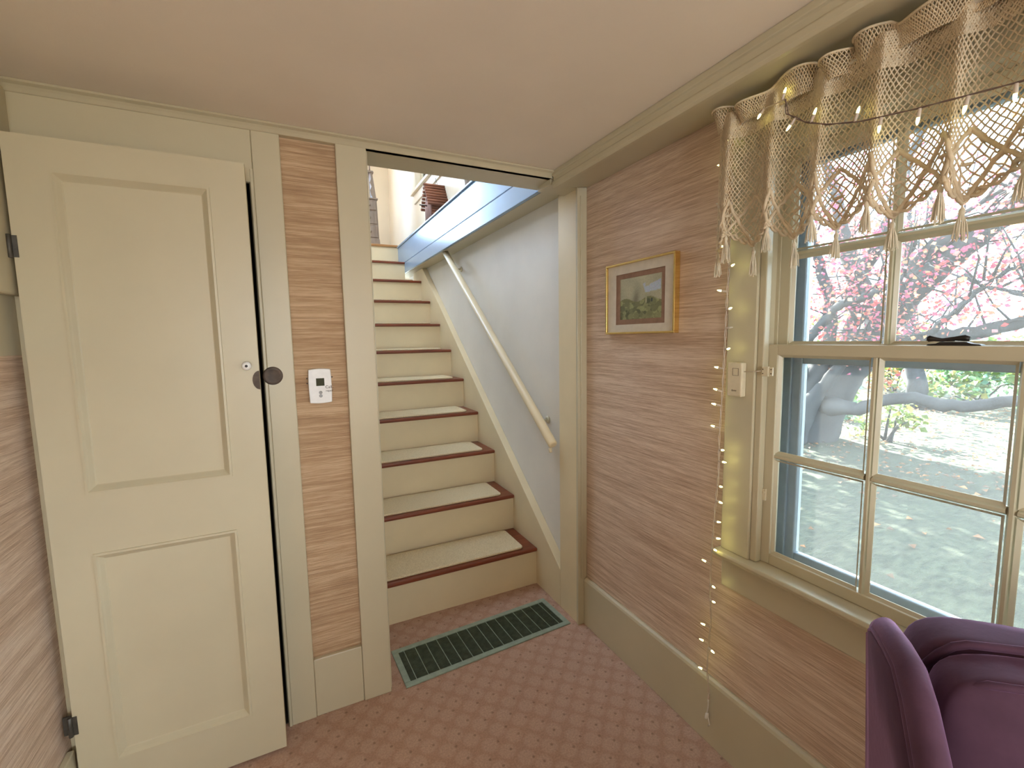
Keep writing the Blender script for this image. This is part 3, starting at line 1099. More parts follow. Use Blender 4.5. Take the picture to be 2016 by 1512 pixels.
net(zig, lambda u_: 1.985, .0098, .0080, .0017, .12, 1).build('fine_net', LACE, va, kind='stuff')
net(lambda u_: 1.955, lambda u_: 2.03, .0062, .0052, .0021, .14, 2).build('dense_heading', LACE, va, kind='stuff')
net(lower_edge, zig, .0135, .0110, .0019, .24, 3).build('open_net', LACE, va, kind='stuff')


def cord(path, r_, name, wob=0.0, n=5):
    pts_ = [fold(*p_) for p_ in path]
    if wob:
        rr = random.Random(len(path))
        pts_ = [p_ + Vector((rr.uniform(-wob, wob), rr.uniform(-wob, wob), rr.uniform(-wob, wob))) for p_ in pts_]
    MB().tube(pts_, r_, n).build(name, LACE, va)


def seg(a, b_, n=8):
    return [(a[0] + (b_[0] - a[0]) * k / n, a[1] + (b_[1] - a[1]) * k / n) for k in range(n + 1)]


# diamond bands: from every peak down to the two neighbouring border points
npk = int(UMAX / (PITCH / 2))
for k in range(npk + 1):
    uc = k * PITCH / 2
    zb_c = ZLOW if k % 2 == 0 else ZNOTCH
    for sg in (-1, 1):
        u2 = uc + sg * PITCH / 2
        zb = ZNOTCH if k % 2 == 0 else ZLOW
        if 0 <= u2 <= UMAX:
            cord(seg((uc, ZPEAK), (u2, zb), 12), .0044, 'diamond_band', .0018, 6)
    # little leaf stitch in each diamond
    if uc < UMAX - .02:
        cord(seg((uc - .010, (ZPEAK + zb_c) / 2), (uc + .010, (ZPEAK + zb_c) / 2 + .003), 4), [.001, .0035, .0042, .0035, .001], 'leaf_stitch')
edge = []
nb = int(UMAX / .004)
for k in range(nb + 1):
    uu = UMAX * k / nb
    edge.append((uu, lower_edge(uu)))
for dz, ph in ((0.0, 0.0), (.006, math.pi)):
    pts_ = []
    for k, (uu, zz) in enumerate(edge):
        p_ = fold(uu, zz + dz)
        pts_.append(p_ + Vector((.004 * math.cos(k * 1.4 + ph), 0, .0038 * math.sin(k * 1.4 + ph))))
    MB().tube(pts_, .0036, 5).build('edging_cord', LACE, va)
pts_ = [fold(0.0, 2.02 - .36 * k / 30) for k in range(31)]
MB().tube(pts_, .0035, 5).build('edging_cord', LACE, va)
# ruffled heading standing above the rod


def ruffle_surf(uu, s):
    a = 2 * math.pi * uu / .105 + 1.3 * math.sin(uu * 17)
    amp = .020 + .007 * math.sin(uu * 23)
    y = -.785 - .90 * uu + .010 * s * math.cos(a)
    x = VX - .010 - amp * (.30 + .70 * s) * math.sin(a) - .014 * s * s
    z = 1.990 + .052 * s + .012 * s * math.sin(a * .5 + 1)
    return Vector((min(x, -.028), y, min(z, 2.046)))


mb = MB()
rr = random.Random(15)
nu, ns = 210, 9
gp = {(i, j): ((i + (.5 if j % 2 else 0)) * UMAX / nu + rr.uniform(-.0005, .0005), min(1, max(0, j / ns + rr.uniform(-.02, .02)))) for i in range(nu + 1) for j in range(ns + 1)}
for j in range(ns):
    for i in range(nu + 1):
        for di in ((0, 1) if j % 2 else (-1, 0)):
            if (i + di, j + 1) in gp:
                strand(mb, gp[(i, j)], gp[(i + di, j + 1)], .0019, ruffle_surf)
mb.build('ruffle', LACE, va, kind='stuff')
MB().tube([ruffle_surf(UMAX * k / 400, 1.0) for k in range(401)], .0028, 6).build('ruffle_edge', LACE, va)
rt = thing('curtain_rod', (VX, -1.25, 2.02), 'thin metal curtain rod carrying the crochet valance', 'curtain rod')
MB().tube([(VX, -.787, 2.012), (VX, -1.74, 2.012)], .006, 10).build('rod', ROD, rt)
for y in (-.800, -1.73):
    MB().tube([(-.0215, y, 2.006), (-.05, y, 2.006), (VX, y, 2.006)], .003, 8).build('bracket', ROD, rt)
# tassels on each low point and notch
rt_ = random.Random(11)
for k in range(npk + 1):
    uu = min(UMAX - .005, k * PITCH / 2 + (.004 if k == 0 else 0))
    zz = lower_edge(uu) - .004
    p_ = fold(uu, zz)
    tb = MB()
    tb.lathe(p_, (0, 0, -1), [(0, .0015), (.006, .0018), (.010, .0045), (.015, .0052), (.020, .0040), (.022, .0034)], 10)
    ln = .052 + rt_.uniform(-.006, .008)
    for q in range(22):
        a = 2 * math.pi * q / 22 + rt_.uniform(-.2, .2)
        rr = rt_.uniform(.004, .013)
        c0 = p_ + Vector((.0028 * math.cos(a), .0028 * math.sin(a), -.020))
        c1 = p_ + Vector((rr * .75 * math.cos(a), rr * .75 * math.sin(a), -.020 - ln * .4))
        c2 = p_ + Vector((rr * math.cos(a) + rt_.uniform(-.002, .002), rr * math.sin(a), -.020 - ln * rt_.uniform(.85, 1.05)))
        tb.tube([c0, c1, c2], .0011, 4)
    tb.build('tassel', TASSEL, va)

# ------------------------------------------------------------------ string lights
sl = thing('string_lights', (-.05, -.79, 0.10), 'string of small yellow fairy lights hanging down the window casing and across the valance', 'fairy lights')
rs = random.Random(5)
SPINE = [(-.110, -1.002, 1.985), (-.095, -.93, 1.995), (-.075, -.84, 1.99), (-.050, -.792, 1.955), (-.046, -.790, 1.90), (-.045, -.788, 1.80), (-.045, -.800, 1.70), (-.045, -.804, 1.62),
         (-.045, -.800, 1.50), (-.045, -.798, 1.369), (-.045, -.794, 1.22), (-.045, -.788, 1.09), (-.045, -.790, .977), (-.045, -.781, .857), (-.052, -.779, .737),
         (-.045, -.770, .558), (-.040, -.774, .472), (-.040, -.767, .377), (-.040, -.764, .284), (-.036, -.771, .200)]
CROSS = [(-.110, -1.002, 1.985), (-.116, -1.012, 1.945), (-.122, -1.06, 1.905), (-.124, -1.112, 1.878), (-.124, -1.178, 1.857), (-.124, -1.267, 1.841), (-.124, -1.342, 1.831), (-.124, -1.417, 1.821), (-.124, -1.55, 1.82)]


def densify(path, step):
    out = []
    for a, b_ in zip(path[:-1], path[1:]):
        a, b_ = Vector(a), Vector(b_)
        n = max(1, int((b_ - a).length / step))
        out += [a.lerp(b_, k / n) for k in range(n)]
    out.append(Vector(path[-1]))
    return out


for path, mat_, nm in ((SPINE, WIRE, 'cord'), (CROSS, WIRE_DARK, 'cord')):
    dn = densify(path, .006)
    for ph in (0, math.pi):
        pts_ = []
        for k, p_ in enumerate(dn):
            a = k * .42 + ph
            pts_.append(p_ + Vector((.0022 * math.cos(a), .0022 * math.sin(a), 0)))
        MB().tube(pts_, .0012, 5).build(nm, mat_, sl)


def near_on(path, p_):
    best, bd = None, 1e9
    for q in densify(path, .005):
        d_ = (q - p_).length
        if d_ < bd:
            best, bd = q, d_
    return best


def bulb(tip, path, lit=True):
    tip = Vector(tip)
    root = near_on(path, tip + Vector((0, 0, -.004)))
    v_ = tip - root
    if v_.length < .016:
        v_ = Vector((-.35, math.copysign(.9, v_.y + (.006 if tip.z > 1.65 else .001)), v_.z * 20 + .1))
    v_.normalize()
    tip = root + v_ * .030
    so = MB()
    so.lathe(root, v_, [(0, .0016), (.002, .0030), (.014, .0034), (.016, .0036), (.017, .0028)], 10)
    so = so.build('lamp_socket', WIRE, sl)
    MB().lathe(root + v_ * .0165, v_, [(0, .0027), (.006, .0028), (.010, .0022), (.0135, .0010), (.014, .0003)], 10).build('bulb', BULB if lit else BULB_OFF, so)


for (y, z) in [(-.782, 1.990), (-.779, 1.916), (-.804, 1.855), (-.783, 1.805), (-.800, 1.725), (-.779, 1.677), (-.817, 1.616), (-.789, 1.546), (-.804, 1.489), (-.823, 1.432),
               (-.808, 1.369), (-.764, 1.311), (-.766, 1.242), (-.792, 1.194), (-.761, 1.123), (-.797, 1.055), (-.834, 1.018), (-.792, .937), (-.807, .884), (-.796, .817), (-.798, .763),
               (-.784, .727), (-.766, .672), (-.784, .597), (-.790, .544), (-.757, .445), (-.748, .385), (-.810, .368), (-.733, .278)]:
    bulb((-.05, y, z), SPINE, lit=abs(z - 1.432) > .001 and abs(z - 1.805) > .001 and abs(z - 1.855) > .001)
bulb((-.045, -.776, .170), SPINE, False)
for (y, z) in [(-1.213, 1.819), (-1.278, 1.811), (-1.346, 1.802), (-1.411, 1.80), (-1.087, 1.930), (-1.174, 1.886), (-1.017, 1.904), (-1.48, 1.80)]:
    bulb((-.122, y, z), CROSS, True)
bulb((-.118, -.927, 1.958), SPINE, True)
bulb((-.100, -1.0, 2.03), SPINE, True)
pl = MB()
pl.tube([(-.036, -.771, .20), (-.034, -.768, .15), (-.034, -.764, .125), (-.034, -.770, .105), (-.034, -.776, .09), (-.034, -.770, .08)], .0022, 6)
pl.lathe((-.034, -.766, .125), (0, .2, -1), [(0, .003), (.004, .006), (.022, .0065), (.026, .004)], 10)
pl.build('end_plug', BULB_OFF, sl)

# ------------------------------------------------------------------ purple armchair
CK = Vector((-0.430, -1.394, 0.0))
CF = Vector((-.8, -.6, 0))
CW = Vector((.6, -.8, 0))
ch = thing('armchair', tuple(CK + CF * .40 + CW * .28), 'plump purple velvet armchair below the window at the right edge', 'armchair')


def cp(s, t, z):
    return CK + CW * s + CF * t + Vector((0, 0, z))


WD = .56
TOP = [(-.006, .930), (0.008, .942), (.067, .952), (.120, .955), (.160, .938), (.190, .915), (.223, .888), (.29, .82), (.36, .74), (.44, .67), (.54, .625), (.66, .605), (.74, .590)]
for side in (0, 1):
    def S(s):
        return s if side == 0 else WD - s
    # flat outer panel
    mb = MB()
    bot = [(.10 + .64 * k / (len(TOP) - 1), .13) for k in range(len(TOP))]
    for dd in (0.0,):
        rws = []
        for j in range(9):
            q = j / 8
            rws.append([cp(S(.004 + .006 * math.sin(q * math.pi)), a[0] + (b_[0] - a[0]) * q, a[1] - .004 + (b_[1] - a[1]) * q) for a, b_ in zip(TOP, bot)])
        mb.grid(rws)
    mb.build('side_panel', VELVET, ch, solid=.012)
    # piping at the seam
    MB().tube([cp(S(.004), a, b_) for a, b_ in TOP], .0045, 8).build('piping', VELVET, ch)
    # rolled top and inner face of the arm
    rws = []
    for i, (a, z) in enumerate(TOP):
        j0, j1 = max(0, i - 1), min(len(TOP) - 1, i + 1)
        tv = Vector((TOP[j1][0] - TOP[j0][0], TOP[j1][1] - TOP[j0][1])).normalized()
        nv = Vector((-tv.y, tv.x))
        row = []
        wdt = .032 + .002 * min(1, i / 6)
        for k in range(11):
            ang = math.pi * k / 10
            s = .004 + wdt * (1 - math.cos(ang)) / 2
            h = .020 * math.sin(ang)
            row.append(cp(S(s), a + nv.x * h, z + nv.y * h))
        for k in range(1, 6):
            row.append(cp(S(.004 + wdt + .004 * math.sin(k)), a + .01 * k * nv.x * -1, z - k * .075))
        rws.append(row)
    MB().grid(rws).build('arm_roll', VELVET, ch, solid=.004)
# front scroll panels, seat and base
for side in (0, 1):
    s0 = .004 if side == 0 else WD - .068
    MB().box(0, .064, -.012, .012, .13, .60).build('arm_front', VELVET, ch, .01)
    o = bpy.data.objects[-1] if False else COL.objects[-1]
    o.location = cp(s0, .735, 0) - ORIGIN[ch]
    o.rotation_euler = (0, 0, math.atan2(CW.y, CW.x))
    ORIGIN[o] = Vector((0, 0, 0))
    o.data.transform(Matrix.Translation(ORIGIN[ch]))


def soft_block(name, s0, s1, t0, t1, z0, z1, r_=.03, lean=0.0, puff=.02, mat=VELVET, n=10, sag=None):
    """rounded, puffed cushion between the given local bounds"""
    mb = MB()
    rws = []
    m = n * 2
    # superellipsoid wrap
    for i in range(m + 1):
        v_ = -math.pi / 2 + math.pi * i / m
        row = []
        for j in range(2 * m + 1):
            h_ = -math.pi + 2 * math.pi * j / (2 * m)
            e1, e2 = .22, .22
            sg = lambda w_, e_: math.copysign(abs(w_) ** e_, w_)
            a = sg(math.cos(v_), e1) * sg(math.cos(h_), e2)
            b_ = sg(math.cos(v_), e1) * sg(math.sin(h_), e2)
            c_ = sg(math.sin(v_), e1)
            s = (s0 + s1) / 2 + a * (s1 - s0) / 2
            z = (z0 + z1) / 2 + c_ * (z1 - z0) / 2
            pf = puff * (1 - a * a) * (1 - c_ * c_)
            t = (t0 + t1) / 2 + b_ * ((t1 - t0) / 2 + pf) + lean * (z1 - z)
            zz = z + puff * .8 * (1 - a * a) * max(0, c_)
            row.append(cp(s, t, zz))
        rws.append(row)
    mb.grid(rws)
    return mb.build(name, mat, ch)


soft_block('back_frame', .045, WD - .045, -.075, .015, .20, .952, lean=.17, puff=.012)
bc = soft_block('back_cushion', .058, WD - .058, .020, .100, .46, .945, lean=.17, puff=.030)
for tt, zz, rr in ((.020, .953, .006), (.088, .940, .0055)):
    pts_ = []
    for k in range(31):
        q = k / 30
        s = .066 + (WD - .132) * q
        edge_ = min(1, min(q, 1 - q) * 9)
        pts_.append(cp(s, tt + .006 - .01 * (1 - edge_), zz - .045 * (1 - edge_) ** 2 + .024 * math.sin(math.pi * q)))
    MB().tube(pts_, rr, 8).build('piping', VELVET, bc)
soft_block('seat_cushion', .064, WD - .064, .15, .74, .33, .46, puff=.02)
soft_block('base', .03, WD - .03, .14, .73, .12, .34, puff=.0)
for s, t in ((.05, .16), (WD - .05, .16), (.05, .70), (WD - .05, .70)):
    MB().tube([cp(s, t, .14), cp(s, t, .0)], [.022, .015], 10).build('leg', OAK, ch)

# ------------------------------------------------------------------ upstairs things
tw = thing('drawer_tower', (-.388, 3.60, UP), 'tall weathered grey wooden tower of little drawers on the landing', 'drawer tower')
CXT = -.388


def tb_(z0, z1, h0, h1, d0, d1, yc=3.60):
    mb = MB()
    A = [(CXT - h0, yc - d0), (CXT + h0, yc - d0), (CXT + h0, yc + d0), (CXT - h0, yc + d0)]
    B = [(CXT - h1, yc - d1), (CXT + h1, yc - d1), (CXT + h1, yc + d1), (CXT - h1, yc + d1)]
    n = 0
    mb.v += [(x, y, z0) for x, y in A] + [(x, y, z1) for x, y in B]
    for f_ in ((0, 3, 2, 1), (4, 5, 6, 7), (0, 1, 5, 4), (1, 2, 6, 5), (2, 3, 7, 6), (3, 0, 4, 7)):
        mb.f.append(f_)
        mb.sm.append(False)
    return mb


tb_(UP, 2.53, .106, .098, .10, .095).build('plinth', GREY_WOOD, tw, .002)
tb_(2.53, 2.952, .095, .086, .09, .085).build('body', GREY_WOOD, tw, .002)
for z0, z1, hh in ((2.545, 2.665, .080), (2.690, 2.815, .077), (2.838, 2.935, .074)):
    dr = MB().box(CXT - hh, CXT + hh, 3.6 - .099, 3.6 - .08, z0, z1).build('drawer', GREY_WOOD, tw, .003)
    MB().lathe((CXT, 3.501, (z0 + z1) / 2), (0, -1, 0), [(0, .006), (.006, .006), (.010, .013), (.016, .012), (.020, .006)], 12).build('knob', GREY_WOOD, dr)
tb_(2.952, 2.966, .098, .098, .098, .098).build('ledge', GREY_WOOD, tw, .002)
for sgx in (-1, 1):
    mb = MB()
    xo0, xi0, xo1, xi1 = .084, .040, .052, .030
    pr = [(CXT + sgx * xo0, 2.966), (CXT + sgx * xo1, 3.235), (CXT + sgx * xi1, 3.235), (CXT + sgx * .036, 3.17), (CXT + sgx * .020, 3.13), (CXT + sgx * .040, 3.09), (CXT + sgx * .022, 3.05), (CXT + sgx * .030, 3.0), (CXT + sgx * .055, 2.966)]
    mb.prism(pr, 'y', 3.52, 3.54)
    mb.build('fretwork_side', GREY_WOOD, tw)
for q in range(3):
    MB().tube([(CXT - .02 + q * .02, 3.53, 2.966), (CXT - .012 + q * .012, 3.53, 3.235)], .004, 6).build('spindle', GREY_WOOD, tw)
MB().prism([(CXT + .06, 2.966), (CXT + .05, 2.966), (CXT + .03, 3.235), (CXT + .05, 3.235)], 'y', 3.54, 3.66).build('back_panel', GREY_WOOD, tw)
tb_(3.235, 3.255, .066, .062, .09, .088).build('cap', GREY_WOOD, tw, .002)
MB().lathe((CXT + .028, 3.54, 3.255), (0, 0, 1), [(0, .010), (.03, .009), (.055, .007), (.07, .002)], 10).build('finial', GREY_WOOD, tw)

bh = thing('birdhouse', (-.05, 2.13, 2.414), 'reddish bark birdhouse with slatted roof on the white ledge', 'birdhouse')
gy, gw, bx0_, bx1_ = 2.13, .080, -.118, .015
zb0, ze, zp = 2.4145, 2.585, 2.715
MB().prism([(gy - gw, zb0), (gy + gw, zb0), (gy + gw, ze), (gy, zp - .012), (gy - gw, ze)], 'x', bx0_ + .006, bx1_).build('body', BARK_RED, bh)
for k in range(7):
    z = zb0 + .008 + k * .0235
    MB().tube([(bx0_ + .004, gy - gw - .002, z), (bx1_, gy - gw - .002, z)], .012, 7).build('side_log', BARK_RED, bh)
for k in range(7):
    yy = gy - gw + .011 + k * .0228
    top = ze + (zp - ze) * (1 - abs(yy - gy) / gw) - .02
    MB().tube([(bx0_, yy, zb0 + .002), (bx0_, yy, top)], .0115, 7).build('front_log', TWIG_PALE, bh)
for sg in (-1, 1):
    for k in range(8):
        q = k / 7
        yy = gy + sg * (gw + .03) * (1 - q * .97)
        zz = ze - .045 + (zp + .004 - ze + .045) * q
        MB().tube([(bx0_ - .035, yy, zz), (bx1_ + .012, yy, zz)], .0125, 7).build('roof_slat', BARK_RED, bh)
MB().lathe((bx0_ - .0125, gy, 2.60), (-1, 0, 0), [(0, .016), (.001, .016)], 14).build('entry_hole', DARK, bh)
MB().tube([(bx0_ - .008, gy, 2.545), (bx0_ - .075, gy + .01, 2.55)], .005, 7).build('perch', IRON, bh)
MB().tube([(-.05, gy, zp), (-.05, gy - .004, zp + .055), (-.045, gy, zp + .07), (-.04, gy + .004, zp + .055), (-.03, gy, zp)], .0015, 5).build('hanging_wire', IRON, bh)
# small second trinket further along the ledge
fg = thing('ledge_ornament', (-.07, 1.30, 2.414), 'small grey ornament peeking over the white ledge near the opening head', 'ornament')
MB().lathe((-.07, 1.30, 2.4185), (0, 0, 1), [(0, .03), (.02, .034), (.06, .02), (.09, .024), (.12, .012), (.135, .004)], 14).build('body', GREY_WOOD, fg)
MB().tube([(-.07, 1.30, 2.52), (-.09, 1.33, 2.535)], [.006, .003], 8).build('handle', GREY_WOOD, fg)

# upstairs window on the right wall
w2 = thing('window_2', (UWX, 2.62, 2.95), 'upstairs window frame with cream sill above the ledge', kind='structure')
MB().box(UWX - .02, UWX, 3.05, 3.13, 2.955, 3.93).build('side_casing', UPWALL, w2, .003)
MB().box(UWX - .02, UWX, 2.12, 2.20, 2.955, 3.93).build('side_casing', UPWALL, w2, .003)
MB().box(UWX - .02, UWX, 2.201, 3.049, 3.85, 3.93).build('head_casing', UPWALL, w2, .003)
MB().box(UWX - .045, UWX + .08, 2.08, 3.17, 2.925, 2.953).build('sill', UPWALL, w2, .004)
MB().box(UWX - .016, UWX, 2.12, 3.13, 2.835, 2.924).build('apron', UPWALL, w2, .003)
sf = MB()
sf.box(.07, .10, 2.2, 2.245, 2.954, 3.85)
sf.box(.07, .10, 3.005, 3.05, 2.954, 3.85)
sf.box(.07, .10, 2.245, 3.005, 2.954, 3.0)
sf.box(.07, .10, 2.245, 3.005, 3.80, 3.85)
sf.box(.07, .10, 2.245, 3.005, 3.39, 3.43)
so = sf.build('sash', CREAM, w2)
for yy in (2.49, 2.75):
    MB().box(.075, .095, yy, yy + .018, 3.0, 3.80).build('muntin', CREAM, so)
MB().box(.084, .086, 2.24, 3.01, 2.99, 3.81).build('pane', GLASS, so)
# gable window frame upstairs
w3 = thing('window_3', (-1.15, 4.5, 2.82), 'gable window upstairs that lights the stairwell', kind='structure')
fr = MB()
fr.box(-1.63, -1.55, 4.48, 4.4995, 2.74, 3.86)
fr.box(-.75, -.67, 4.48, 4.4995, 2.74, 3.86)
fr.box(-1.55, -.75, 4.48, 4.4995, 3.78, 3.86)
fr.box(-1.55, -.75, 4.46, 4.4995, 2.76, 2.82)
fr.build('casing', UPWALL, w3)
fr = MB()
fr.box(-1.549, -.751, 4.54, 4.57, 3.29, 3.33)
fr.box(-1.16, -1.14, 4.54, 4.57, 2.82, 3.29)
fr.box(-1.16, -1.14, 4.54, 4.57, 3.33, 3.78)
fr.build('muntin', CREAM, w3)

# ------------------------------------------------------------------ outdoors
G = -0.70
gb = MB()
rg = random.Random(21)
rows = []
for i in range(49):
    x = 0.15 + (i / 48) ** 2.2 * 85
    rows.append([(x, -40 + j * 1.5, G + (0.02 * math.sin(x * 1.3 + j) if x > 1 else 0) + max(0, (x - 12)) * .012) for j in range(61)])
gb.grid(rows)
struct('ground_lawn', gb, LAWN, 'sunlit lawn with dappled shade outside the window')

LIMBS = [
    [(8.0, 4.16, -1.0, 0.65), (8.0, 3.86, -0.71, 0.583), (8.0, 3.5, 0.07, 0.479), (8.0, 3.14, 0.65, 0.382), (8.0, 2.82, 1.08, 0.312), (8.0, 2.47, 1.61, 0.245), (8.0, 2.07, 2.13, 0.199), (8.0, 1.63, 2.57, 0.164), (8.0, 1.21, 2.94, 0.132), (8.0, 0.83, 3.22, 0.097), (8.0, 0.45, 3.46, 0.065)],
    [(8.3, 3.25, 0.63, 0.255), (8.3, 3.05, 1.45, 0.228), (8.3, 3.04, 2.01, 0.189), (8.3, 3.14, 2.49, 0.161), (8.3, 3.31, 2.98, 0.134), (8.3, 3.45, 3.57, 0.116), (8.3, 3.62, 4.27, 0.088), (8.3, 4.04, 5.18, 0.061)],
    [(7.9, 2.81, 1.08, 0.201), (7.9, 2.46, 1.7, 0.174), (7.9, 2.14, 2.3, 0.149), (7.9, 1.78, 2.75, 0.118), (7.9, 1.45, 2.95, 0.098), (7.9, 1.09, 3.14, 0.079), (7.9, 0.72, 3.34, 0.054)],
    [(7.8, 3.3, 0.1, 0.20), (7.6, 3.02, 0.07, 0.167), (7.6, 2.61, 0.08, 0.115), (7.6, 2.24, 0.26, 0.093), (7.6, 1.84, 0.36, 0.089), (7.6, 1.46, 0.29, 0.092), (7.6, 1.07, 0.34, 0.088), (7.6, 0.63, 0.47, 0.068), (7.6, 0.2, 0.6, 0.051)],
    [(7.8, 2.84, 1.0, 0.182), (7.8, 2.25, 1.23, 0.127), (7.8, 1.72, 1.31, 0.111), (7.8, 1.26, 1.37, 0.104), (7.8, 0.75, 1.54, 0.083), (7.8, 0.32, 1.73, 0.058)],
    [(7.7, 3.6, .3, .10), (7.0, 3.25, 1.1, 0.082), (7.0, 2.97, 1.54, 0.07), (7.0, 2.7, 1.83, 0.068), (7.0, 2.27, 2.0, 0.064), (7.0, 1.91, 2.15, 0.046), (7.0, 1.53, 2.36, 0.022)],
    [(7.6, 3.88, -0.98, 0.308), (7.6, 3.61, -0.11, 0.218), (7.6, 3.4, 0.51, 0.164), (7.6, 3.23, 0.99, 0.122), (7.6, 3.15, 1.55, 0.102), (7.6, 3.21, 2.1, 0.093), (7.6, 3.4, 2.67, 0.084), (7.6, 3.54, 3.25, 0.066), (7.6, 3.66, 3.92, 0.048)],
    [(7.4, 3.62, -0.8, 0.217), (7.4, 3.35, 0.04, 0.153), (7.4, 3.06, 0.5, 0.11), (7.4, 2.79, 0.92, 0.08), (7.4, 2.5, 1.36, 0.051)],
    [(7.6, 1.7, 1.30, .05), (7.2, 1.49, 1.42, 0.044), (7.2, 1.24, 1.77, 0.036), (7.2, 0.97, 2.05, 0.034), (7.2, 0.77, 2.19, 0.026), (7.2, 0.47, 2.3, 0.019)],
    [(7.2, 1.21, 2.18, 0.028), (7.2, 0.94, 1.98, 0.027), (7.2, 0.63, 1.85, 0.026), (7.2, 0.35, 1.77, 0.019)],
    [(7.8, 2.1, 2.7, .05), (7.4, 1.84, 2.88, 0.038), (7.4, 1.44, 3.01, 0.029), (7.4, 1.04, 3.24, 0.027), (7.4, 0.72, 3.34, 0.02)],
    [(8.2, 3.1, 1.9, .14), (8.1, 3.03, 2.28, 0.13), (8.1, 2.7, 2.94, 0.107), (8.1, 2.48, 3.57, 0.086), (8.1, 2.34, 4.18, 0.067), (8.1, 2.11, 4.8, 0.048)],
]
tree = thing('maple_tree', (8.0, 3.9, G), 'big spreading tree with grey trunk and thin red autumn leaves outside the window', 'tree')


def smooth_path(pts4, n=4):
    out = []
    for i in range(len(pts4) - 1):
        p0 = pts4[max(0, i - 1)]
        p1, p2 = pts4[i], pts4[i + 1]
        p3 = pts4[min(len(pts4) - 1, i + 2)]
        for k in range(n):
            t_ = k / n
            out.append(tuple(.5 * ((2 * b_) + (-a + c_) * t_ + (2 * a - 5 * b_ + 4 * c_ - d_) * t_ ** 2 + (-a + 3 * b_ - 3 * c_ + d_) * t_ ** 3)
                             for a, b_, c_, d_ in zip(p0, p1, p2, p3)))
    out.append(pts4[-1])
    return out


tips = []
rt2 = random.Random(31)
for n_, lm in enumerate(LIMBS):
    sp = smooth_path(lm)
    pts_ = [(x + rt2.uniform(-.02, .02), y + rt2.uniform(-.02, .02), z + rt2.uniform(-.02, .02)) for x, y, z, _ in sp]
    rad = [max(.012, r4) * rt2.uniform(.93, 1.07) for *_, r4 in sp]
    MB().tube(pts_, rad, 12).build('trunk' if n_ == 0 else 'limb', BARK, tree)
    # side twigs
    tw_mb = MB()
    for k in range(3, len(pts_), 2):
        base = Vector(pts_[k])
        if base.z < .9:
            continue
        for q in range(2):
            dv = Vector((rt2.uniform(-1, 1), rt2.uniform(-1, .6), rt2.uniform(-.1, .9))).normalized()
            L = rt2.uniform(.5, 1.3)
            p1 = base + dv * L * .5 + Vector((0, 0, rt2.uniform(-.1, .12)))
            p2 = base + dv * L + Vector((rt2.uniform(-.15, .15), rt2.uniform(-.15, .15), rt2.uniform(-.2, .2)))
            tw_mb.tube([base, p1, p2], [.018, .012, .005], 5)
            tips += [p1, p2]
    if tw_mb.v:
        tw_mb.build('twigs', BARK, tree, kind='stuff')


def leaf_cloud(name, centres, per, spread, size, palette, parent, seed, zmin=None):
    rr = random.Random(seed)
    mb = MB()
    cols_ = []
    for c_ in centres:
        for _ in range(per):
            p_ = Vector(c_) + Vector((rr.gauss(0, spread), rr.gauss(0, spread), rr.gauss(0, spread * .7)))
            if zmin is not None and p_.z < zmin:
                p_.z = zmin + rr.random() * .05
            a = Vector((rr.uniform(-1, 1), rr.uniform(-1, 1), rr.uniform(-.7, .3))).normalized()
            b_ = a.orthogonal().normalized()
            b_ = (Matrix.Rotation(rr.uniform(0, 6.28), 3, a) @ b_)
            s_ = size * rr.uniform(.6, 1.3)
            mid = p_ + a * s_ * .45
            fold_ = a.cross(b_) * s_ * .12
            pts5 = [p_, mid + b_ * s_ * .42 + fold_, p_ + a * s_, mid - b_ * s_ * .42 + fold_]
            n0 = len(mb.v)
            mb.v += [tuple(x) for x in pts5]
            mb.f += [(n0, n0 + 1, n0 + 2), (n0, n0 + 2, n0 + 3)]
            mb.sm += [False, False]
            col = rr.choice(palette)
            k_ = rr.uniform(.75, 1.25)
            cols_ += [tuple(min(1, x * k_) for x in col)] * 4
    o = mb.build(name, LEAF, parent, kind='stuff')
    set_cols(o, cols_)
    return o


RED = [(.55, .10, .10), (.60, .16, .14), (.50, .10, .18), (.62, .26, .16), (.46, .12, .20), (.64, .36, .20), (.42, .20, .22)]
rl = random.Random(4)
cent = [t_ for t_ in tips if rl.random() < .95]
for _ in range(90):
    cent.append(Vector((rl.uniform(6.4, 9.8), rl.uniform(-2.5, 6.0), rl.uniform(1.2, 4.6))))
leaf_cloud('leaves', cent, 15, .25, .070, RED, tree, 8)
crown = [Vector((rl.uniform(4.0, 9.0), rl.uniform(5.2, 10.0), rl.uniform(3.2, 7.2))) for _ in range(160)]
leaf_cloud('upper_leaves', crown, 36, .42, .21, RED, tree, 9)

# far trees and shrubs
GREEN = [(.10, .22, .09), (.16, .30, .12), (.20, .34, .18), (.12, .26, .18)]
YEL = [(.16, .21, .04), (.13, .19, .05), (.21, .19, .05), (.10, .17, .04)]
ORG = [(.60, .25, .10), (.55, .15, .10), (.62, .36, .14)]


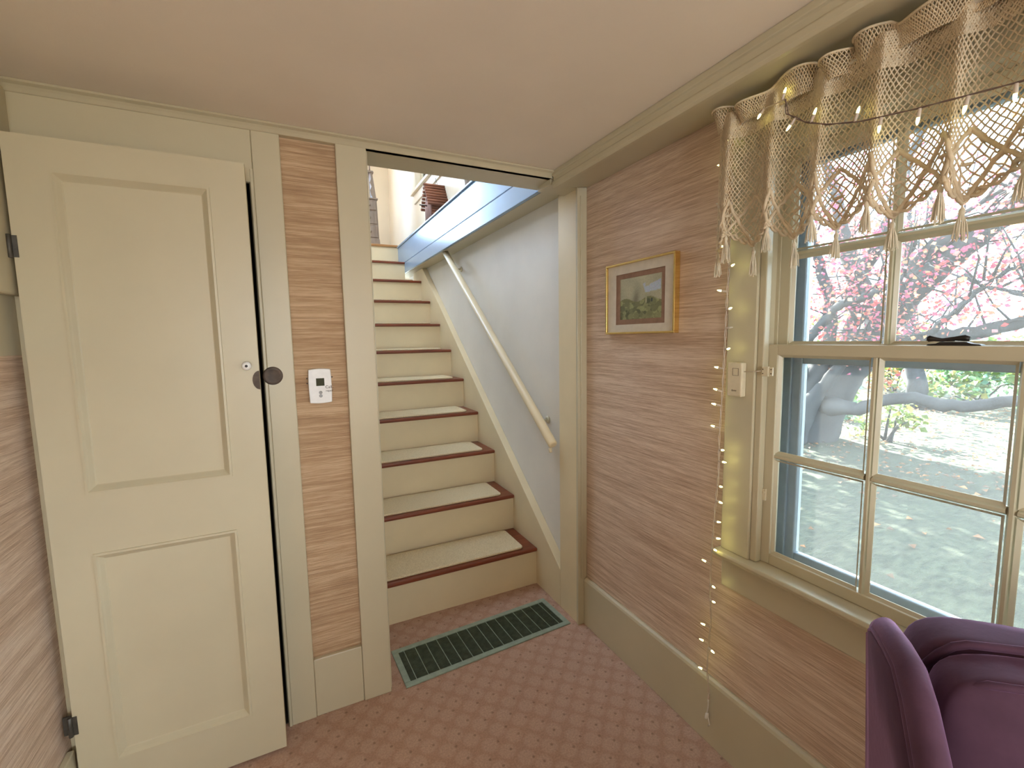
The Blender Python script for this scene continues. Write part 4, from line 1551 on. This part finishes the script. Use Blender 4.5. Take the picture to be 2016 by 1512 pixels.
def shrub(name, loc, rx, ry, h, n, per, size, pal, label, seed, cat='shrub', group=None, stems=5):
    t_ = thing(name, loc, label, cat, group)
    rr = random.Random(seed)
    smb = MB()
    cs_ = []
    for _ in range(n):
        a = rr.uniform(0, 6.28)
        q = rr.random() ** .5
        hh = rr.random()
        cs_.append(Vector((loc[0] + rx * q * math.cos(a) * (1 - .4 * hh), loc[1] + ry * q * math.sin(a) * (1 - .4 * hh), loc[2] + .12 * h + h * hh * .85)))
    for q in range(stems):
        c_ = cs_[q % len(cs_)]
        b0 = Vector(loc) + Vector((rr.uniform(-.15, .15) * rx, rr.uniform(-.15, .15) * ry, 0))
        smb.tube([b0, b0.lerp(c_, .5) + Vector((0, 0, .1 * h)), c_], [.03, .02, .008], 6)
    smb.build('stems', BARK, t_)
    leaf_cloud('foliage', cs_, per, .22 * max(.5, h * .4), size, pal, t_, seed + 1, loc[2] + .02)
    return t_


shrub('forsythia_shrub', (8.9, 2.75, G), .55, .65, .75, 16, 16, .11, YEL, 'low yellow green shrub on the lawn beyond the tree trunk', 51)
shrub('low_shrub', (11.0, 5.0, G), .8, .8, .9, 16, 22, .12, YEL + GREEN, 'low mixed green bush behind the leaning tree trunk', 53)
for i, (x, y, rx, ry, h, pal, lab) in enumerate([
        (15.5, 3.7, 1.5, 1.4, 1.9, YEL + GREEN, 'yellowing hedge bush in the distance above the low limb'),
        (16.8, 0.3, 1.6, 1.5, 2.4, GREEN, 'dark green bush at the far right behind the low limb'),
        (17.5, 6.6, 1.8, 1.8, 2.2, YEL + ORG, 'orange and yellow bush far behind the tree trunk'),
        (16.0, -2.0, 1.9, 1.8, 2.6, GREEN + YEL, 'large green bush farther right along the garden edge'),
        (19.0, 10.0, 2.2, 2.0, 2.8, ORG + YEL, 'orange bush at the far left of the garden')]):
    shrub('garden_bush', (x, y, G + max(0, x - 12) * .012), rx, ry, h, 34, 40, .16, pal, lab, 60 + 3 * i, 'shrub', 'bushes along the garden edge')
# second trunk farther away
t2 = thing('distant_tree', (14.0, 4.4, G), 'slim grey trunk standing farther off behind the red tree', 'tree')
MB().tube([(14, 4.36, G - .1), (14, 4.40, .0), (14.0, 4.58, .75), (14.1, 4.7, 1.8), (14.2, 4.9, 3.2), (14.3, 5.0, 5.0)], [.30, .22, .19, .17, .13, .06], 12).build('trunk', BARK, t2)
rr = random.Random(77)
leaf_cloud('leaves', [Vector((14.2 + rr.uniform(-2.5, 2.5), 4 + rr.uniform(-5, 5), rr.uniform(1.6, 6.5))) for _ in range(150)], 18, .35, .13, RED + ORG, t2, 78)
# fallen leaves on the lawn
rr = random.Random(91)
mb = MB()
cols_ = []
for _ in range(5200):
    x = 2.0 + rr.random() ** .7 * 15
    y = rr.uniform(-5, 8)
    if x < 6.5 and rr.random() < .75:
        continue
    z = G + max(0, x - 12) * .012 + .03
    a = rr.uniform(0, 6.28)
    s_ = rr.uniform(.04, .10)
    dx, dy = math.cos(a) * s_, math.sin(a) * s_
    n0 = len(mb.v)
    mb.v += [(x, y, z), (x + dx * .5 - dy * .4, y + dy * .5 + dx * .4, z + .02), (x + dx, y + dy, z + .005), (x + dx * .5 + dy * .4, y + dy * .5 - dx * .4, z + .03)]
    mb.f += [(n0, n0 + 1, n0 + 2), (n0, n0 + 2, n0 + 3)]
    mb.sm += [False, False]
    c_ = rr.choice([(.22, .12, .07), (.30, .17, .10), (.40, .20, .10), (.18, .12, .09)])
    cols_ += [c_] * 4
o = mb.build('fallen_leaves', LEAF)
set_cols(o, cols_)
tag(o, 'brown fallen leaves scattered over the lawn', 'leaves', kind='stuff')
